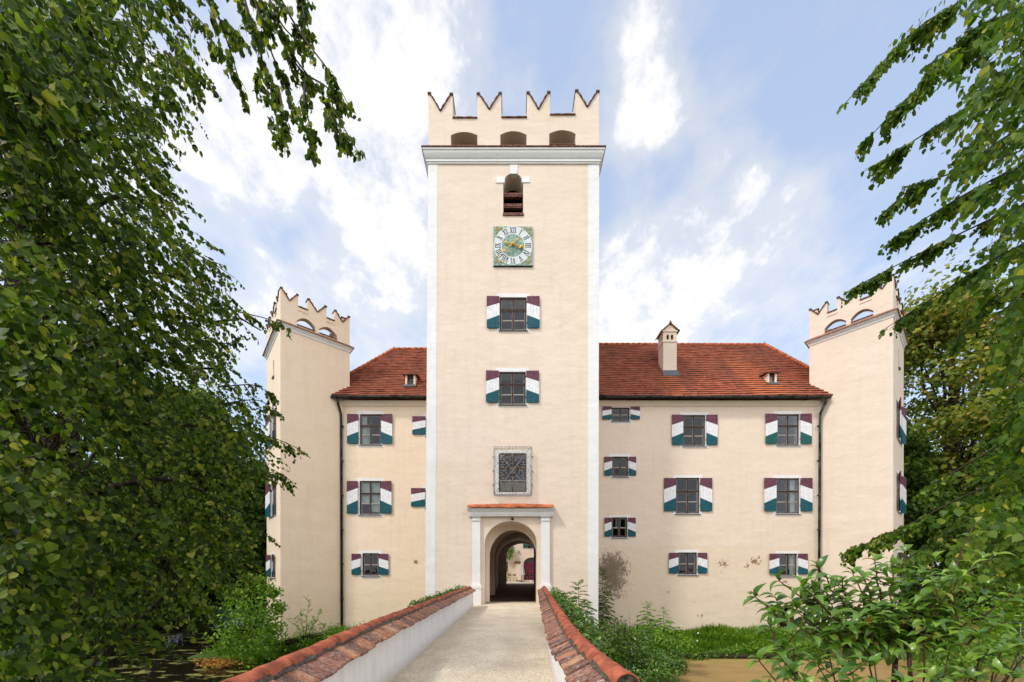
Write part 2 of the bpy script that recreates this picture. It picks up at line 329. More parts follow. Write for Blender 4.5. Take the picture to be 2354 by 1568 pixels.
# ------------------------------------------------------------------ mesh collecting
class MB:
    def __init__(s): s.v = []; s.f = []; s.m = []; s.uv = []; s.mats = []; s.useuv = False; s.smooth = []
    def mat(s, m):
        m = M[m] if isinstance(m, str) else m
        if m not in s.mats: s.mats.append(m)
        return s.mats.index(m)
    def add(s, vs, fs, mat, uvs=None, smooth=False):
        o = len(s.v); k = s.mat(mat)
        s.v += [tuple(v) for v in vs]
        s.uv += uvs if uvs else [(0, 0)] * len(vs)
        if uvs: s.useuv = True
        for f in fs: s.f.append(tuple(i + o for i in f)); s.m.append(k); s.smooth.append(smooth)
    def hexa(s, p, mat):     # p: 8 points, bottom four then top four
        s.add(p, [(0, 3, 2, 1), (4, 5, 6, 7), (0, 1, 5, 4), (1, 2, 6, 5), (2, 3, 7, 6), (3, 0, 4, 7)], mat)
    def box(s, x0, x1, y0, y1, z0, z1, mat):
        s.hexa([(x0, y0, z0), (x1, y0, z0), (x1, y1, z0), (x0, y1, z0), (x0, y0, z1), (x1, y0, z1), (x1, y1, z1), (x0, y1, z1)], mat)
    def fbox(s, F, s0, s1, z0, z1, t0, t1, mat):
        s.hexa([F(s0, z0, t0), F(s1, z0, t0), F(s1, z0, t1), F(s0, z0, t1), F(s0, z1, t0), F(s1, z1, t0), F(s1, z1, t1), F(s0, z1, t1)], mat)
    def seg(s, F, a, b, h, t0, t1, mat, ext=0.0):   # slab lying on the segment a-b of a face
        a = Vector(a); b = Vector(b); d = (b - a).normalized(); n = Vector((-d.y, d.x))
        if n.y < 0: n = -n
        a = a - d * ext; b = b + d * ext; c = a + n * h; e = b + n * h; lo = n * (-.01)
        a = a + lo; b = b + lo
        s.hexa([F(a.x, a.y, t0), F(b.x, b.y, t0), F(b.x, b.y, t1), F(a.x, a.y, t1), F(c.x, c.y, t0), F(e.x, e.y, t0), F(e.x, e.y, t1), F(c.x, c.y, t1)], mat)
    def tube(s, pts, rad, mat, n=6, closed=False, cap=True):
        pts = [Vector(p) for p in pts]; N = len(pts)
        if N < 2: return
        rs = rad if isinstance(rad, (list, tuple)) else [rad] * N
        vs = []; up = None
        for i, p in enumerate(pts):
            a = pts[(i - 1) % N] if (closed or i > 0) else p
            b = pts[(i + 1) % N] if (closed or i < N - 1) else p
            d = (b - a)
            if d.length < 1e-9: d = Vector((0, 0, 1))
            d.normalize()
            if up is None: up = Vector((0, 0, 1)) if abs(d.z) < .9 else Vector((1, 0, 0))
            x = d.cross(up)
            if x.length < 1e-6: x = d.orthogonal()
            x.normalize(); y = x.cross(d); up = y
            for k in range(n):
                an = 2 * math.pi * k / n
                vs.append(p + (x * math.cos(an) + y * math.sin(an)) * rs[i])
        fs = []
        for i in range(N if closed else N - 1):
            j = (i + 1) % N
            for k in range(n):
                l = (k + 1) % n
                fs.append((i * n + k, i * n + l, j * n + l, j * n + k))
        if cap and not closed:
            fs.append(tuple(range(n))[::-1]); fs.append(tuple((N - 1) * n + k for k in range(n)))
        s.add(vs, fs, mat, None, True)
    def lathe(s, c, prof, mat, n=16, axis='z'):
        vs = []
        for r, z in prof:
            for k in range(n):
                a = 2 * math.pi * k / n
                vs.append((c[0] + r * math.cos(a), c[1] + r * math.sin(a), c[2] + z))
        fs = []
        for i in range(len(prof) - 1):
            for k in range(n):
                l = (k + 1) % n
                fs.append((i * n + k, i * n + l, (i + 1) * n + l, (i + 1) * n + k))
        fs.append(tuple(range(n))[::-1]); fs.append(tuple((len(prof) - 1) * n + k for k in range(n)))
        s.add(vs, fs, mat, None, True)
    def plate(s, F, outer, holes, t0, t1, mat):
        cu = bpy.data.curves.new('fill', 'CURVE'); cu.dimensions = '2D'; cu.fill_mode = 'BOTH'; cu.extrude = abs(t1 - t0) / 2
        for lp in [outer] + list(holes):
            sp = cu.splines.new('POLY'); sp.points.add(len(lp) - 1)
            for i, q in enumerate(lp): sp.points[i].co = (q[0], q[1], 0, 1)
            sp.use_cyclic_u = True
        ob = bpy.data.objects.new('fill', cu)
        me = bpy.data.meshes.new_from_object(ob)
        tm = (t0 + t1) / 2
        vs = [F(v.co.x, v.co.y, tm + v.co.z) for v in me.vertices]
        fs = [tuple(p.vertices) for p in me.polygons]
        s.add(vs, fs, mat)
        bpy.data.objects.remove(ob); bpy.data.curves.remove(cu); bpy.data.meshes.remove(me)
    def build(s, name, parent=None, label=None, flat=True, fixn=True):
        if not s.v: return None
        me = bpy.data.meshes.new(name)
        org = Vector((0, 0, 0))
        q = parent
        while q is not None: org += Vector(q.location); q = q.parent
        loc = Vector((0, 0, 0))
        if parent is None:
            xs = [v[0] for v in s.v]; ys = [v[1] for v in s.v]; zs = [v[2] for v in s.v]
            loc = Vector(((min(xs) + max(xs)) / 2, (min(ys) + max(ys)) / 2, min(zs))); org = loc.copy()
        me.from_pydata([(v[0] - org.x, v[1] - org.y, v[2] - org.z) for v in s.v], [], s.f)
        for m in s.mats: me.materials.append(m)
        me.polygons.foreach_set('material_index', s.m)
        me.polygons.foreach_set('use_smooth', s.smooth)
        if s.useuv:
            l = me.uv_layers.new(name='UVMap')
            arr = np.array(s.uv, dtype=np.float32)
            idx = np.zeros(len(me.loops), dtype=np.int32); me.loops.foreach_get('vertex_index', idx)
            l.data.foreach_set('uv', arr[idx].ravel())
        me.update()
        if fixn:
            bm = bmesh.new(); bm.from_mesh(me); bmesh.ops.recalc_face_normals(bm, faces=bm.faces); bm.to_mesh(me); bm.free()
        o = bpy.data.objects.new(name, me); COL.objects.link(o)
        if parent is not None: o.parent = parent
        else: o.location = loc
        if label: o['label'] = label
        return o

def tag(o, label, cat, group=None):
    o['label'] = label; o['category'] = cat
    if group: o['group'] = group
    return o
def thing(name, label, cat, loc, group=None):
    o = bpy.data.objects.new(name, None); COL.objects.link(o); o.location = loc; o.empty_display_size = .3
    return tag(o, label, cat, group)
def struct(o, kind='structure'): o['kind'] = kind; return o

# ------------------------------------------------------------------ leaves
LT = {}
LT['lime'] = ([(0, 0, 0), (0, .55, -.05), (0, 1.05, -.16), (-.36, .08, .07), (-.47, .48, .03), (.36, .08, .07), (.47, .48, .03), (-.20, .84, -.07), (.20, .84, -.07)],
              [(0, 1, 4, 3), (1, 2, 7, 4), (0, 5, 6, 1), (1, 6, 8, 2)])
LT['small'] = ([(0, 0, 0), (-.34, .45, .06), (0, 1, -.08), (.34, .45, .06), (0, .5, -.03)], [(0, 4, 2, 1), (0, 3, 2, 4)])
LT['tri'] = ([(-.3, 0, 0), (.35, .3, .1), (0, 1, 0), (-.45, .5, -.1)], [(0, 1, 2, 3)])
LT['blade'] = ([(-.04, 0, 0), (.04, 0, 0), (.028, .55, .06), (-.028, .55, .06), (0, 1, .28)], [(0, 1, 2, 3), (3, 2, 4)])
def _lau():
    v = []; f = []
    ys = [0, .15, .38, .62, .83, 1.0]; ws = [0.02, .15, .225, .205, .105, 0.004]; zs = [0, .05, .06, 0, -.14, -.32]
    for y, w, z in zip(ys, ws, zs): v += [(-w, y, z + w * .35), (0, y, z), (w, y, z + w * .35)]
    for i in range(5):
        for k in range(2): a = i * 3 + k; f.append((a, a + 1, a + 4, a + 3))
    return v, f
LT['laurel'] = _lau()

class Leaves:
    def __init__(s, seed=1): s.p = []; s.d = []; s.n = []; s.s = []; s.rng = np.random.default_rng(seed)
    def add(s, p, d, n, size): s.p.append(tuple(p)); s.d.append(tuple(d)); s.n.append(tuple(n)); s.s.append(size)
    def addarr(s, p, d, n, size):
        s.p += list(map(tuple, p)); s.d += list(map(tuple, d)); s.n += list(map(tuple, n)); s.s += list(size)
    def build(s, name, tmpl, mat, parent=None, smooth=False):
        tv, tf = LT[tmpl]; tv = np.array(tv, dtype=np.float64)
        P = np.array(s.p); D = np.array(s.d); Nn = np.array(s.n); S = np.array(s.s)
        D /= np.linalg.norm(D, axis=1)[:, None] + 1e-9
        X = np.cross(D, Nn); X /= np.linalg.norm(X, axis=1)[:, None] + 1e-9
        Nn = np.cross(X, D)
        org = np.zeros(3)
        if parent is not None:
            q = parent
            while q is not None: org += np.array(q.location); q = q.parent
        else: org = np.array([P[:, 0].mean(), P[:, 1].mean(), P[:, 2].min()])
        V = P[:, None, :] + S[:, None, None] * (tv[None, :, 0:1] * X[:, None, :] + tv[None, :, 1:2] * D[:, None, :] + tv[None, :, 2:3] * Nn[:, None, :])
        V = V - org
        N = len(P); K = len(tv)
        me = bpy.data.meshes.new(name)
        me.vertices.add(N * K); me.vertices.foreach_set('co', V.astype(np.float32).ravel())
        tl = [len(f) for f in tf]; flat = np.array([i for f in tf for i in f], dtype=np.int32)
        L = len(flat)
        loops = (flat[None, :] + (np.arange(N) * K)[:, None]).ravel().astype(np.int32)
        me.loops.add(N * L); me.loops.foreach_set('vertex_index', loops)
        me.polygons.add(N * len(tf))
        st = np.concatenate([[0], np.cumsum(tl)[:-1]]).astype(np.int32)
        me.polygons.foreach_set('loop_start', (st[None, :] + (np.arange(N) * L)[:, None]).ravel().astype(np.int32))
        try: me.polygons.foreach_set('loop_total', np.tile(np.array(tl, dtype=np.int32), N))
        except Exception: pass
        if smooth: me.polygons.foreach_set('use_smooth', np.ones(N * len(tf), dtype=bool))
        me.update(calc_edges=True)
        me.materials.append(M[mat])
        o = bpy.data.objects.new(name, me); COL.objects.link(o)
        if parent is not None: o.parent = parent
        else: o.location = org
        return o
    # a leafy twig
    def spray(s, p, d, length, n, size, droop=.5, hang=.8, wood=None, wr=.004):
        p = np.array(p, float); d = np.array(d, float); d /= np.linalg.norm(d)
        g = s.rng; pts = [p.copy()]; step = length / n
        for i in range(n):
            d = d + np.array([g.normal(0, .07), g.normal(0, .07), -droop * .9 / n + g.normal(0, .05)]); d /= np.linalg.norm(d)
            p = p + d * step; pts.append(p.copy())
            side = np.cross(d, [0, 0, 1.0]); side /= np.linalg.norm(side) + 1e-6
            sg = 1 if i % 2 else -1
            ld = d * .45 + side * sg * .75 + np.array([0, 0, -hang]) + g.normal(0, .28, 3)
            ln = np.array([0, 0, 1.0]) + d * .5 + g.normal(0, .45, 3) + side * sg * .3
            s.add(p + g.normal(0, .01, 3), ld, ln, size * g.uniform(.65, 1.2) * (1 - .25 * (i / n)))
        if wood is not None: wood.tube([tuple(q) for q in pts[::2]] + [tuple(pts[-1])], wr, 'twig', 3, cap=False)
    def blob(s, c, r, n, size, up=.4, tipdown=.3, shell=.35, rngn=.5):
        g = s.rng; v = g.normal(0, 1, (n, 3)); v /= np.linalg.norm(v, axis=1)[:, None]
        rad = 1 - shell * g.random(n) ** 1.5 * 1.0
        lump = 1 + .12 * np.sin(v[:, 0] * 5 + c[0]) + .12 * np.sin(v[:, 2] * 7 + c[1] * 2) + .1 * np.sin(v[:, 1] * 9)
        P = np.array(c) + v * rad[:, None] * np.array(r) * lump[:, None]
        Nn = v + np.array([0, 0, up]) + g.normal(0, rngn, (n, 3))
        D = np.cross(v, g.normal(0, 1, (n, 3))) + np.array([0, 0, -tipdown]) + v * .3
        s.addarr(P, D, Nn, size * g.uniform(.6, 1.25, n))

# ================================================================== THE CASTLE
castle = thing('castle', 'cream moated castle with tall clock tower, red tiled wings and two corner towers', 'castle', (0, 24, -2.5))
YT, YW = 19.6, 23.8
FT = lambda s, z, t: (s, YT + t, z)
FW = lambda s, z, t: (s, YW + t, z)
def rect(u0, v0, u1, v1, Y): return (PX(u0, Y), PZ(v1, Y), PX(u1, Y), PZ(v0, Y))   # s0,z0,s1,z1
def rpoly(r, e=0): s0, z0, s1, z1 = r; return [(s0 - e, z0 - e), (s1 + e, z0 - e), (s1 + e, z1 + e), (s0 - e, z1 + e)]
def arch(cx, hw, z0, zs, rise, n=20):
    pts = [(cx - hw, z0), (cx + hw, z0)]
    for i in range(n + 1):
        a = math.pi * i / n
        pts.append((cx + hw * math.cos(a), zs + rise * math.sin(a)))
    return pts
def segarch(s0, s1, z0, zs, rise, n=10):
    pts = [(s0, z0), (s1, z0)]
    for i in range(n + 1):
        f = i / n; pts.append((s1 + (s0 - s1) * f, zs + rise * (1 - (2 * f - 1) ** 2)))
    return pts

def shutter_mesh(mb, F, s0, s1, z0, z1, inner, tilt, teal='teal'):
    # inner: 'R' when the window lies to the right of this shutter
    si, so = (s1, s0) if inner == 'R' else (s0, s1)
    H = z1 - z0
    fi = [0, .405, .785, 1]; fo = [0, .245, .655, 1]
    cols = [teal, 'shwhite', 'purple']
    ti, to = -.035, -.035 - tilt; th = .032
    A = [(F(si, z0 + H * f, ti - th), F(si, z0 + H * f, ti)) for f in fi]
    B = [(F(so, z0 + H * f, to - th), F(so, z0 + H * f, to)) for f in fo]
    for k in range(3):
        a0, a1, b0, b1 = A[k], A[k + 1], B[k], B[k + 1]
        mb.add([a0[0], b0[0], b1[0], a1[0]], [(0, 1, 2, 3)], cols[k])
        mb.add([a0[1], b0[1], b1[1], a1[1]], [(0, 1, 2, 3)], cols[k])
        mb.add([a0[0], a0[1], a1[1], a1[0]], [(0, 1, 2, 3)], cols[k])
        mb.add([b0[0], b0[1], b1[1], b1[0]], [(0, 1, 2, 3)], cols[k])
    mb.add([A[0][0], A[0][1], B[0][1], B[0][0]], [(0, 1, 2, 3)], cols[0])
    mb.add([A[3][0], A[3][1], B[3][1], B[3][0]], [(0, 1, 2, 3)], cols[2])
    # board joints: thin dark grooves
    for q in (.25, .5, .75):
        s = s0 + (s1 - s0) * q; f = abs(s - si) / abs(so - si); t = ti + (to - ti) * f - th - .0015
        mb.add([F(s - .0012, z0 + .02, t), F(s + .0012, z0 + .02, t), F(s + .0012, z1 - .02, t), F(s - .0012, z1 - .02, t)], [(0, 1, 2, 3)], 'wood')
    for zz in (z0 + H * .17, z0 + H * .83):
        mb.fbox(F, min(si, si + (.05 if inner == 'R' else -.05)), max(si, si + (.05 if inner == 'R' else -.05)), zz - .015, zz + .015, ti - .03, ti + .02, 'metal')

def make_window(F, win, shL=None, shR=None, sv=None, sur=None, rows=(.36, .68), cols=2, curtain=None, label=None, teal='teal', name='window', tilt=None, sill=True, openleaf=False):
    s0, z0, s1, z1 = win
    cx = F((s0 + s1) / 2, z0, 0)
    e = .012
    w = bpy.data.objects.new(name, None); COL.objects.link(w); w.parent = castle
    w.location = Vector(cx) - Vector(castle.location)
    if label: w['label'] = label
    if sur:
        b = MB(); b.plate(F, rpoly(sur), [rpoly(win, -e)], -.006, .15, 'white'); b.build('surround', w)
    i0, i1, j0, j1 = s0 + e, s1 - e, z0 + e, z1 - e
    b = MB(); fw = .065; t0, t1 = .07, .125
    b.fbox(F, i0, i1, j1 - fw, j1, t0, t1, 'wood'); b.fbox(F, i0, i1, j0, j0 + fw, t0, t1, 'wood')
    b.fbox(F, i0, i0 + fw, j0 + fw, j1 - fw, t0, t1, 'wood'); b.fbox(F, i1 - fw, i1, j0 + fw, j1 - fw, t0, t1, 'wood')
    H = j1 - j0 - 2 * fw; W = i1 - i0 - 2 * fw
    xs = [i0 + fw + W * k / cols for k in range(1, cols)]
    for x in xs: b.fbox(F, x - .04, x + .04, j0 + fw, j1 - fw, t0 - .008, t1, 'wood')
    edges = [i0 + fw] + xs + [i1 - fw]
    zz = [j1 - fw]
    for k, r in enumerate(rows):
        z = j1 - fw - H * r; zz.append(z)
        if k == 0 and len(rows) > 1:
            b.fbox(F, i0 + fw, i1 - fw, z - .045, z + .045, t0 - .014, t1 + .002, 'wood')
        else:
            for a, c in zip(edges[:-1], edges[1:]):
                b.fbox(F, a + .03, c - .03, z - .012, z + .012, t0 + .006, t1 - .01, 'putty')
    zz.append(j0 + fw)
    # putty lines round the panes
    for a, c in zip(edges[:-1], edges[1:]):
        a += .04 if a != edges[0] else .012; c -= .04 if c != edges[-1] else .012
        for k in range(len(zz) - 1):
            hi = zz[k] - (.045 if (k == 1 and len(rows) > 1) else .012); lo = zz[k + 1] + (.045 if (k == 0 and len(rows) > 1) else .012)
            g = .014
            b.fbox(F, a, a + g, lo, hi, t0 + .012, t1 - .012, 'putty'); b.fbox(F, c - g, c, lo, hi, t0 + .012, t1 - .012, 'putty')
            b.fbox(F, a + g, c - g, hi - g, hi, t0 + .012, t1 - .012, 'putty'); b.fbox(F, a + g, c - g, lo, lo + g, t0 + .012, t1 - .012, 'putty')
    b.build('frame', w)
    g = MB(); g.fbox(F, i0 + .02, i1 - .02, j0 + .02, j1 - .02, .100, .104, 'glass'); g.build('pane', w)
    # the dark room behind, five sides
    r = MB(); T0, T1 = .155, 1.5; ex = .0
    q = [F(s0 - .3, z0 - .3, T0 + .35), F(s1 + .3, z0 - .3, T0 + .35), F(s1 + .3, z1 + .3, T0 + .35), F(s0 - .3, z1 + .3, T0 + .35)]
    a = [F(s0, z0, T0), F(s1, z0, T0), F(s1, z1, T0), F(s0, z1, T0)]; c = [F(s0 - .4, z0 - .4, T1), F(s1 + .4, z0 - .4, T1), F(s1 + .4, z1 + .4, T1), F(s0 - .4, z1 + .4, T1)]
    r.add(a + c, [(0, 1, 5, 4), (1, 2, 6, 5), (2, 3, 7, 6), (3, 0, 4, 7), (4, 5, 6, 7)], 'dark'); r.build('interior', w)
    if curtain:
        b = MB()
        for (a, c, lo, hi) in curtain:
            n = 14
            for k in range(n):
                x0 = s0 + (s1 - s0) * (a + (c - a) * k / n); x1 = s0 + (s1 - s0) * (a + (c - a) * (k + 1) / n)
                ta = .17 + .02 * (k % 2); tb = .17 + .02 * ((k + 1) % 2)
                b.add([F(x0, z0 + (z1 - z0) * lo, ta), F(x1, z0 + (z1 - z0) * lo, tb), F(x1, z0 + (z1 - z0) * hi, tb), F(x0, z0 + (z1 - z0) * hi, ta)], [(0, 1, 2, 3)], 'curtain')
        b.build('curtain', w)
    if sill:
        b = MB(); b.hexa([F(s0 - .05, z0 - .045, -.07), F(s1 + .05, z0 - .045, -.07), F(s1 + .05, z0 - .03, .07), F(s0 - .05, z0 - .03, .07),
                          F(s0 - .05, z0 - .02, -.07), F(s1 + .05, z0 - .02, -.07), F(s1 + .05, z0 + .012, .07), F(s0 - .05, z0 + .012, .07)], 'lead'); b.build('sill', w)
    for sh, inner in ((shL, 'R'), (shR, 'L')):
        if sh:
            b = MB(); tl = tilt if tilt is not None else R.uniform(.01, .05)
            shutter_mesh(b, F, sh[0], sh[1], sv[0], sv[1], inner, tl, teal); b.build('shutter', w)
    return w

def wset(F, Y, win, shL, shR, sv, sur, **kw):
    W = rect(*win, Y); a = (PX(shL[0], Y), PX(shL[1], Y)) if shL else None; c = (PX(shR[0], Y), PX(shR[1], Y)) if shR else None
    make_window(F, W, a, c, (PZ(sv[1], Y), PZ(sv[0], Y)), rect(*sur, Y), **kw)
    return rpoly(W)

# ---------- main tower
XL0, XL1 = -4.27, -4.12; XR0, XR1 = 4.23, 4.28; ZB, ZC = -2.6, 21.75
holes = []
holes.append(wset(FT, YT, (1147.8, 682.9, 1210.5, 759.7), (1118.7, 1147.8), (1210.8, 1239.8), (682.9, 755.3), (1141.3, 675.3, 1218, 763.8), rows=(.36, .70), label='gate tower window below the clock'))
holes.append(wset(FT, YT, (1146.6, 854, 1208.5, 930.3), (1117, 1146.6), (1208.8, 1238.4), (853.5, 925.9), (1139.5, 845.6, 1215.4, 935.3), rows=(.36, .70), label='gate tower window below the clock and one storey lower'))
# bell opening
bc = PX(1179.3, YT); bhw = (PX(1202.2, YT) - PX(1156.5, YT)) / 2; bz0 = PZ(492, YT); bzs = PZ(418, YT)
bell = [(bc - bhw, bz0), (bc + bhw, bz0), (bc + bhw, bzs)] + [(bc + bhw * .9 * math.cos(math.pi * i / 14), bzs + .02 + .40 * math.sin(math.pi * i / 14)) for i in range(15)] + [(bc - bhw, bzs)]
holes.append(bell)
gw = rect(1145.3, 1041, 1210.5, 1131.9, YT)
holes.append(rpoly(gw))
ac = PX(1173.8, YT); ahw = (PX(1234, YT) - PX(1113.7, YT)) / 2
holes.append(arch(ac, ahw, -0.6, PZ(1250, YT), PZ(1197.8, YT) - PZ(1250, YT)))
b = MB()
b.plate(FT, [(XL0, ZB), (XR0, ZB), (XR1, ZC), (XL1, ZC)], holes, 0, .9, 'plaster')
def sidewall(b, x0b, x1b, x0t, x1t, y0, y1, z0, z1, mat):
    b.hexa([(x0b, y0, z0), (x1b, y0, z0), (x1b, y1, z0), (x0b, y1, z0), (x0t, y0, z1), (x1t, y0, z1), (x1t, y1, z1), (x0t, y1, z1)], mat)
YB = 28.0
sidewall(b, XL0, XL0 + .9, XL1, XL1 + .9, YT + .9, YB, ZB, ZC, 'plaster')
sidewall(b, XR0 - .9, XR0, XR1 - .9, XR1, YT + .9, YB, ZB, ZC, 'plaster')
sidewall(b, XL0 + .9, XR0 - .9, XL1 + .9, XR1 - .9, YB - .9, YB, 5.5, ZC, 'plaster')
b.box(XL1 + .3, XR1 - .3, YT + .3, YB - .3, 22.0, 22.2, 'dark')
b.box(XL1 + .8, XR1 - .8, YT + .85, YB - .8, 16.4, 16.6, 'dark')
b.box(XL1 + .85, XR1 - .85, YT + 2.2, YT + 2.3, 16.6, 21.9, 'dark')
b.build('gate_tower', castle)
b = MB()
for (a0, a1, c0, c1) in ((XL0 - .012, XL1 - .012, XL0 + .47, XL1 + .46), (XR0 - .5, XR1 - .53, XR0 + .012, XR1 + .012)):
    b = MB(); b.hexa([(a0, YT - .012, ZB), (c0, YT - .012, ZB), (c0, YT + .3, ZB), (a0, YT + .3, ZB), (a1, YT - .012, ZC), (c1, YT - .012, ZC), (c1, YT + .3, ZC), (a1, YT + .3, ZC)], 'white'); b.build('corner_strip', castle)

def cornice(name, poly, prof, tileprof, parent, mat='white', tmat='darktile'):
    # poly counter-clockwise; rings offset outward
    n = len(poly); P = [Vector(p) for p in poly]
    def ring(off):
        out = []
        for i in range(n):
            a = (P[i] - P[i - 1]).normalized(); c = (P[(i + 1) % n] - P[i]).normalized()
            na = Vector((a.y, -a.x)); nc = Vector((c.y, -c.x)); m = (na + nc); m = m / (m.length ** 2) * 2
            out.append(P[i] + m * off)
        return out
    for nm, pr, mt in (('cornice', prof, mat), ('cornice_tiles', tileprof, tmat)):
        b = MB(); vs = []; fs = []
        for off, z in pr: vs += [(q.x, q.y, z) for q in ring(off)]
        for k in range(len(pr) - 1):
            for i in range(n):
                j = (i + 1) % n; fs.append((k * n + i, k * n + j, (k + 1) * n + j, (k + 1) * n + i))
        b.add(vs, fs, mt); b.build(nm, parent)
cornice('c', [(XL1, YT), (XR1, YT), (XR1, YB), (XL1, YB)],
        [(-.05, 21.66), (.05, 21.66), (.05, 21.72), (.09, 21.74), (.09, 21.80), (.07, 21.82), (.07, 21.86), (.11, 21.88), (.15, 21.95), (.20, 22.05), (.22, 22.15), (.25, 22.16), (.25, 22.25), (-.05, 22.26)],
        [(.20, 22.252), (.29, 22.252), (.29, 22.30), (-.02, 22.47)], castle)

def battlement(F, L, th, z0, spec, parent, mat='plaster', name='battlement'):
    """spec: merlons [(s0,s1,ztipL,zv,ztipR)], crenel z list, openings [(s0,s1,zb,zs,rise)]"""
    mer, cren, ops, zlow = spec
    pts = [(0, z0), (L, z0)]
    top = []
    for k, (a, c, tl, zv, tr) in enumerate(mer):
        m = (a + c) / 2; w = (c - a)
        if k > 0: top.append((a, cren[k - 1]))
        top += [(a, tl - .03), (a + w * .05, tl), (a + w * .12, tl - .05), (m - w * .04, zv), (m + w * .04, zv), (c - w * .12, tr - .05), (c - w * .05, tr), (c, tr - .03)]
        if k < len(mer) - 1: top.append((c, cren[k]))
    pts += top[::-1]
    hol = [segarch(*o) for o in ops]
    b = MB(); b.plate(F, pts, hol, 0, th, mat); o = b.build(name, parent)
    for k, (a, c, tl, zv, tr) in enumerate(mer):
        m = (a + c) / 2; w = (c - a); b = MB()
        for (p, q) in (((a + w * .08, tl - .02), (m, zv - .02)), ((m, zv - .02), (c - w * .08, tr - .02))):
            n = 5
            for i in range(n):
                f0, f1 = i / n, (i + 1) / n
                b.seg(F, (p[0] + (q[0] - p[0]) * f0, p[1] + (q[1] - p[1]) * f0), (p[0] + (q[0] - p[0]) * f1, p[1] + (q[1] - p[1]) * f1), .035 + .012 * (i % 2), -.05 - .012 * (i % 2), th + .05 - .002 * i, 'darktile', .004)
        for xx, zz in ((a + w * .05, tl), (c - w * .05, tr)):
            b.seg(F, (xx - w * .075, zz - .015), (xx + w * .075, zz - .015), .07, -.055, th + .055, 'mortar')
        b.build('merlon_coping', o)
        if k < len(mer) - 1:
            b = MB(); n = 5; a2 = c; c2 = mer[k + 1][0]; zc = cren[k]
            for i in range(n):
                b.seg(F, (a2 + (c2 - a2) * i / n, zc), (a2 + (c2 - a2) * (i + 1) / n, zc), .03 + .014 * R.random(), -.05 - .01 * (i % 2), th + .05, 'darktile')
            b.build('crenel_coping', o)
    for (s0, s1, zb, zs, rise) in ops:
        b = MB(); b.seg(F, (s0 + .01, zb), (s1 - .01, zb), .03, -.05, th + .03, 'darktile'); b.build('opening_sill', o)
    return o
k_ = 1 / F0 * YT
def tu(u): return PX(u, YT) - XL1
LF = XR1 - XL1
spec_front = ([(0, tu(1040), 25.12, 24.28, 25.08), (tu(1096.7), tu(1152), 25.1, 24.36, 25.12), (tu(1211), tu(1263.6), 25.15, 24.36, 25.17), (tu(1322.5), LF, 25.25, 24.47, 25.22)],
              [23.93, 23.95, 24.08], [(tu(1036), tu(1097), 22.55, 23.10, .16), (tu(1149.6), tu(1210), 22.56, 23.12, .18), (tu(1262), tu(1322.6), 22.6, 23.17, .18)], 0)
spec_g = ([(0, 1.15, 25.12, 24.35, 25.1), (2.42, 3.6, 25.1, 24.35, 25.1), (4.85, 6.0, 25.12, 24.35, 25.12), (7.2, 8.4, 25.15, 24.4, 25.2)], [23.95, 23.97, 24.0],
          [(1.1, 2.4, 22.55, 23.1, .17), (3.6, 4.9, 22.55, 23.1, .17), (6.0, 7.3, 22.55, 23.1, .17)], 0)
TB = .8
battlement(lambda s, z, t: (XL1 + s, YT + t, z), LF, TB, 22.2, spec_front, castle)
LS = YB - YT - 2 * TB - .004; q_ = LS / 8.4
spec_g = ([(a * q_, c * q_, d_, e_, f_) for a, c, d_, e_, f_ in spec_g[0]], spec_g[1], [(a * q_, c * q_, d_, e_, f_) for a, c, d_, e_, f_ in spec_g[2]], 0)
battlement(lambda s, z, t: (XL1 + .004 + t, YB - TB - .002 - s, z), LS, .5, 22.2, spec_g, castle)
battlement(lambda s, z, t: (XR1 - .004 - t, YT + TB + .002 + s, z), LS, .5, 22.2, spec_g, castle)
battlement(lambda s, z, t: (XR1 - s, YB - t, z), LF, TB, 22.2, spec_front, castle)

# bell opening: key stones and louvre boards
bo = bpy.data.objects.new('bell_opening', None); COL.objects.link(bo); bo.parent = castle; bo.location = Vector((bc, YT, bz0)) - Vector(castle.location)
b = MB()
def quadF(b, F, pts, t0, t1, mat):
    n = len(pts); vs = [F(x, z, t0) for x, z in pts] + [F(x, z, t1) for x, z in pts]
    b.add(vs, [tuple(range(n)), tuple(range(n, 2 * n))] + [(i, (i + 1) % n, n + (i + 1) % n, n + i) for i in range(n)], mat)
U = lambda u: PX(u, YT); Vv = lambda v: PZ(v, YT)
quadF(b, FT, [(U(1173.6), Vv(400.5)), (U(1187.8), Vv(400.5)), (U(1190.6), Vv(380.4)), (U(1171.9), Vv(380.4))], -.03, .2, 'white')
b.build('keystone', bo); b = MB()
quadF(b, FT, [(U(1139.6), Vv(421.3)), (U(1158.5), Vv(421.3)), (U(1160.8), Vv(409)), (U(1142), Vv(405.5))], -.03, .2, 'white')
b.build('keystone', bo); b = MB()
quadF(b, FT, [(U(1199.5), Vv(420.3)), (U(1218), Vv(420.3)), (U(1216.5), Vv(405)), (U(1198.3), Vv(409)),], -.03, .2, 'white')
b.build('keystone', bo)
b = MB()
for vv, dz in ((441, .10), (447, .06), (466, .12), (473, .05), (488, .14)):
    z = Vv(vv); b.hexa([(bc - bhw, YT + .05, z - dz), (bc + bhw, YT + .05, z - dz), (bc + bhw, YT + .3, z - dz + .08), (bc - bhw, YT + .3, z - dz + .08),
                        (bc - bhw, YT + .05, z), (bc + bhw, YT + .05, z), (bc + bhw, YT + .3, z + .08), (bc - bhw, YT + .3, z + .08)], M['darktile'])
b.box(bc - bhw - .02, bc + bhw + .02, YT - .05, YT + .06, bz0 - .10, bz0 + .03, 'darktile')
b.build('louvre', bo)

